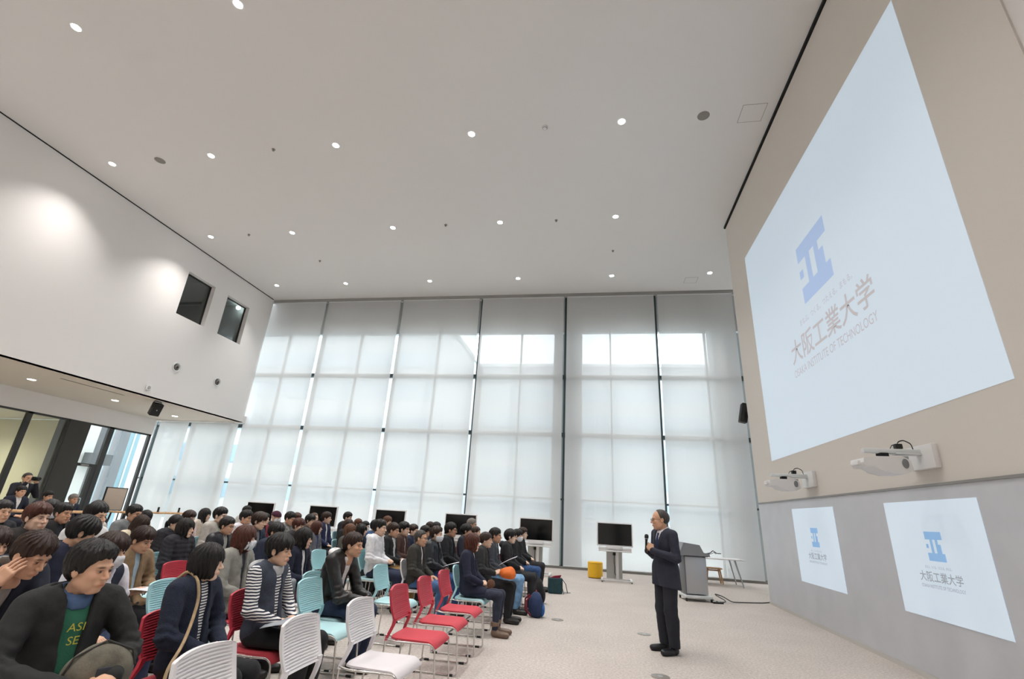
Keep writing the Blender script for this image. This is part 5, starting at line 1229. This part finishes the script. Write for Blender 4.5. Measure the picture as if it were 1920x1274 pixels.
P_('c8', -7.30, 11.68, 1.014, 'reddish haired person just right of the beanie, mostly hidden', skin=2, hair=('shaggy', 'rb'), top=('jacket', '#2b2b30', 'cloth'), chairk='t')
P_('d1b', -7.30, 12.48, 1.033, 'person with very thin pale hair at the left side of the second monitor', skin=2, hair=('thin', 'lb'), top=('jacket', '#4c4a48', 'cloth'), chairk='t')
P_('a17', -8.24, 8.25, .985, 'person in a long cream coat with a dark scarf, looking down at folded hands', pn='clasp', hp=.25, skin=2, hair=('medium', 'k'), top=('longcoat', '#d9cfbd', 'cloth'), inner=('shirt', '#2a2733', 'cloth'), wd=.93, chairk='w')
P_('b4', -8.24, 9.72, 1.03, 'person with long black hair in a cream top near the leftmost tall blind', hy=.15, skin=2, hair=('medium', 'k'), top=('jacket', '#c8bcae', 'cloth'), inner=('shirt', '#1f1f22', 'cloth'), wd=.94, chairk='t')
P_('a7', -8.24, 6.55, 1.065, 'masked person with a heavy black fringe, right of the reddish brown short hair', hy=-.1, hp=.05, skin=2, hair=('shaggy', 'k'), top=('jacket', '#1b1c20', 'cloth'), mask=True, chairk='r')
P_('a13', -8.24, 7.30, 1.08, 'person with black hair almost hidden behind the white patterned hoodie', skin=1, hair=('short', 'k'), top=('jacket', '#2a2636', 'cloth'), chairk='t')
P_('c3b', -9.17, 12.27, 1.085, 'masked person furthest back at the left side of the first monitor', skin=2, hair=('short', 'k'), top=('jacket', '#b9b6b2', 'cloth'), mask=True, chairk='t')
# people in suits at the back left
for k, x, y, z, lb, hr_, sk_ in (('a3', -13.35, 9.75, .28, 'person in navy suit sitting at the high counter just below the standing photographer', ('short', 'k'), 1), ('a4', -13.3, 10.35, .20, 'person in a dark suit at the high counter, leaning towards the pillar', ('side', 'k'), 1), ('a5', -13.3, 10.98, .16, 'grey haired person in a dark suit at the high counter, right of the pillar', ('short', 'g'), 3)):
    P_(k, x, y, 1.0, lb, pn='clasp', hy=.0, hp=.05, skin=sk_, hair=hr_, top=('suit', '#1b2031', 'cloth'), inner=jb, legs=('trousers', '#1b2031', 'cloth'), z=z)
    high_stool(x-.11, y, 'black high stool under the '+' '.join(lb.replace(',', '').split()[:6]), (z+.44)/.755)
P_('cam', -14.6, 10.59, 1.115, 'person in dark suit standing at the back with a camera to the face', pn='camera', hy=-.05, skin=1, hair=('thin', 'dg'), top=('suit', '#20222c', 'cloth'), inner=jb, legs=('trousers', '#20222c', 'cloth'))
cmr = thing('camera_body', 'black camera held to the face of the standing photographer', 'camera', (-14.26, 10.57, 1.775))
MB().bev(-.05, .03, -.075, .075, -.05, .05, .01).build('housing', M_BLACK, cmr, smooth=True); MB().lathe([(.001, 0), (.04, 0), (.04, .09), (.03, .09), (.02, .08), (.001, .08)], (.03, 0, 0), 20, 'x').build('lens', M_BLACK, cmr, smooth=True)

pr = text_obj('ASI', .055, 'yellow_print', mat('yellow_print', '#c9c04a', rough=.8), X['a20'], (-.012, -.002, .905)); pr.rotation_euler = (0, -.06, PI)
pr = text_obj('SE', .055, 'yellow_print', mat('yellow_print', '#c9c04a'), X['a20'], (-.004, -.002, .845)); pr.rotation_euler = (0, -.02, PI)
# ------------------------------------------------------------------ the speaker
SPX, SPY = .93, 7.42
sp_ = P_('speaker', SPX, SPY, 1.005, 'person in dark navy suit standing before the audience with a microphone', hs=1.10, pn='stand', yaw=PI+.42, hy=-.38, hp=.05, lod=0, skin=1, hair=('receding', 'dg'),
         wd=1.14, top=('suit', '#2a2d3c', 'cloth'), inner=('shirt', '#eceef2', 'cloth'), extra=('collar', '#eef0f4', 'cloth'), legs=('wide', '#1e202a', 'cloth'), shoes=('#15151a', False))
ob('tie', garment_mesh('tie', 'tie', 'stand', 0, cloth('#2a3558', 'knit')), sp_)
R_sp = rotm(-.38, .05)
ob('glasses', glasses_mesh(), sp_, 1.1*R_sp@(0.03, 0, .10)+np.array(getpose('stand')['head'])+(-.03, 0, -.10), R_sp*1.1)
mic = thing('microphone', 'black hand held microphone held up by the standing speaker', 'microphone')
q = sp_.matrix_basis @ Vector((.275, .0, 1.27)); mic.location = q; mic.rotation_euler = (0, -.10, PI+.45)
MB().lathe([(.010, -.10), (.013, -.095), (.0155, .02), (.0165, .06), (.021, .075), (.021, .082), (.012, .084)], n=20).build('handle', M_BLACK, mic, smooth=True)
MB().lathe([(.021, .082), (.0265, .092), (.028, .110), (.025, .128), (.016, .138), (.002, .141)], n=20).build('grille', mat('mic_grille', '#2b2c2e', rough=.5, metal=.4), mic, smooth=True)
MB().lathe([(.0215, .076), (.0225, .078), (.0225, .083), (.0215, .085)], n=20).build('ring', M_ALU, mic, smooth=True)

# ------------------------------------------------------------------ bags and papers
def blob(name, label, cat, loc, fn, lo, hi, h, m, rz=0., part='bag_body'):
    t = thing(name, label, cat, loc, rz); V, Q = surfnet(fn, lo, hi, h); ob(part, np_mesh(part, V, Q, m), t); return t
# khaki bag on the lap of the parka wearer
kb = blob('shoulder_bag', 'khaki grey canvas bag on the lap of the person in the black parka', 'bag', (-2.46, 2.43, .690),
     lambda P: smax(ell(P, (0, 0, 0), (.080, .155, .145)), -P[..., 2]-.085, .03)-.004*wrinkle(P, 30), (-.16, -.28, -.16), (.16, .28, .2), .009, cloth('#6b675b', 'denim'), -.45)
MB().tube([(.03, -.148, .03), (.03, -.12, .10), (.02, 0, .155), (.03, .12, .10), (.03, .148, .03)], .006).build('zip', mat('zip_dark', '#2c2a26', rough=.5), kb, smooth=True)
MB().bev(.078, .088, -.03, .03, .0, .05, .004).build('patch', mat('patch_navy', '#33363f', rough=.8), kb, smooth=True)
tbg = blob('shoulder_bag', 'tan canvas bag hanging at the near side of the person with the black bob', 'bag', (-2.60, 2.90, .40),
     lambda P: smax(rbox(P, (0, 0, 0), (.17, .06, .13), .05), P[..., 2]-.11, .02)-.005*wrinkle(P, 30), (-.25, -.14, -.2), (.25, .14, .2), .009, cloth('#a98c63', 'denim'), .1)
MB().tube([(-.12, -.05, .08), (-.05, -.09, .04), (.05, -.09, .04), (.12, -.05, .08)], .012).build('handle', cloth('#b99b70', 'denim'), tbg, smooth=True)
st = MB().tube([(-.20, .33, .62), (-.15, .34, .672), (-.065, .34, .63), (.0, .31, .52), (.025, .26, .38), (.055, .18, .27), (.08, .06, .18), (.12, .0, .08)], .010, fillet=.06); st.build('strap', cloth('#b39a78', 'denim'), tbg, smooth=True)
ogb = blob('orange_bag', 'orange soft bag on the lap of the dark haired person in the front row', 'bag', (-1.36, 8.12, .70), lambda P: smax(ell(P, (0, 0, 0), (.12, .17, .10))-.020*wrinkle(P, 22), -P[..., 2]-.07, .03), (-.2, -.25, -.16), (.2, .25, .16), .010, mat('orange_fabric', '#dd6d24', rough=.7, bump=(30, .3)), .2)
MB().tube([(.02, -.06, .10), (.08, -.10, .06), (.12, -.09, -.02)], .005, fillet=.03).tube([(.02, -.05, .10), (.09, -.03, .08), (.13, -.02, .0)], .005, fillet=.03).build('drawstring', mat('orange_dark', '#a94e18', rough=.7), ogb, smooth=True)
def backpack(label, loc, col, rz, h=.40, straps='#1a1a1d', pocket=None):
    k = h/.4
    t = blob('backpack', label, 'bag', loc, lambda P: smax(ell(P, (0, 0, .19*k), (.12, .16, .23*k))-.006*wrinkle(P, 26), -P[..., 2], .02), (-.18, -.22, -.02), (.18, .22, .46*k), .012, cloth(col, 'cloth'), rz)
    blob2 = surfnet(lambda P: smax(ell(P, (.10, 0, .13*k), (.05, .12, .12*k)), .01-P[..., 2], .01), (.02, -.15, -.01), (.18, .15, .28*k), .012); ob('pocket', np_mesh('pocket', *blob2, cloth(pocket or col, 'cloth')), t)
    MB().tube([(-.10, -.07, .36*k), (-.17, -.08, .28*k), (-.17, -.08, .12*k), (-.10, -.07, .03)], .014).tube([(-.10, .07, .36*k), (-.17, .08, .28*k), (-.17, .08, .12*k), (-.10, .07, .03)], .014).build('strap', cloth(straps, 'cloth'), t, smooth=True)
    MB().tube([(0, -.04, .40*k), (0, 0, .44*k), (0, .04, .40*k)], .010).build('handle', cloth(straps, 'cloth'), t, smooth=True); return t
backpack('blue and dark red backpack on the floor by the pale jeans', (-1.0, 8.95, 0), '#27385c', .3, .36, '#7a2638', '#2f66a8')
backpack('black backpack on the floor beside the front row, nearest the teal tote', (-1.12, 10.3, 0), '#18191c', .1, .42)
tt = thing('tote_bag', 'dark teal tote bag standing alone on the floor beyond the front row', 'bag', (-.90, 11.8, 0), .2)
V, Q = surfnet(lambda P: smax(rbox(P, (0, 0, .17), (.16, .08, .17), .03)-.004*wrinkle(P, 25), P[..., 2]-.31, .008), (-.2, -.12, -.01), (.2, .12, .36), .010); ob('bag_body', np_mesh('bag_body', V, Q, cloth('#26454c', 'cloth')), tt)
MB().tube([(.14, -.07, .30), (.22, -.09, .20), (.26, -.09, .03), (.18, -.09, .01), (.10, -.07, .28)], .008).build('handle', cloth('#1d3338', 'cloth'), tt, smooth=True)
MB().prism([(-.13, .30), (.10, .31), (.13, .37), (-.02, .35)], -.03, .03, M=MY).build('red_lining', cloth('#8a2038', 'cloth'), tt)
fb = blob('fur_charm', 'brown fluffy round charm on the lap of the person in the long navy coat', 'charm', (-1.42, 7.10, .665), lambda P: nrm(P)-.055-.006*wrinkle(P, 160), (-.08,)*3, (.08,)*3, .006, mat('brown_fur', '#6b4a38', rough=1, bump=(200, 1)), part='fur_ball')
def paper(loc, rz, label, tilt=.15, w=.105, h=.148, m=None, name='leaflet'):
    t = thing(name, label, 'paper', loc, rz); b = MB(); n = 6; v = []; f = []
    for i in range(n+1):
        for j in (0, 1): x = -h+2*h*i/n; v.append((x, (-w, w)[j], .01*math.sin(i/n*PI)+x*tilt))
    for i in range(n): f.append((2*i, 2*i+1, 2*i+3, 2*i+2))
    b.add(v, f); o = b.build('sheet', m or mat('paper_white', '#e4e6ec', rough=.8), t, smooth=True); md = o.modifiers.new('thickness', 'SOLIDIFY'); md.thickness = .002
    return t
paper((-4.20, 4.44, .70), .2, 'white leaflet held low by the person in the tan coat', -.05)
paper((-2.40, 8.55, .73), .1, 'white sheet held by the masked spiky haired person', .3)
paper((-1.42, 8.40, .86), .1, 'grey leaflet held by the dark haired person behind the orange bag', .5, m=mat('leaflet_grey', '#bfbcc2', rough=.7))
paper((-2.42, 3.98, .66), .35, 'grey folder with a red edge on the lap of the person with the black bob', .12, .13, .17, mat('folder_grey', '#9aa0a6', rough=.6), 'folder')
paper((-3.22, 6.00, .78), .0, 'dark phone-sized booklet held by the long haired person in navy', .4, .04, .075, mat('booklet', '#6a6d76', rough=.4), 'booklet')
cl = thing('grey_coat', 'grey coat draped over the back of the red chair beside the striped shirt', 'coat', (-2.66, 4.55, 0))
V, Q = surfnet(lambda P: rbox(P, (-.24, 0, .62), (.035, .20, .24), .03)-.012*wrinkle(P, 18), (-.34, -.28, .3), (-.12, .28, .92), .012); ob('draped_cloth', np_mesh('draped_cloth', V, Q, cloth('#7d8286', 'cloth')), cl)
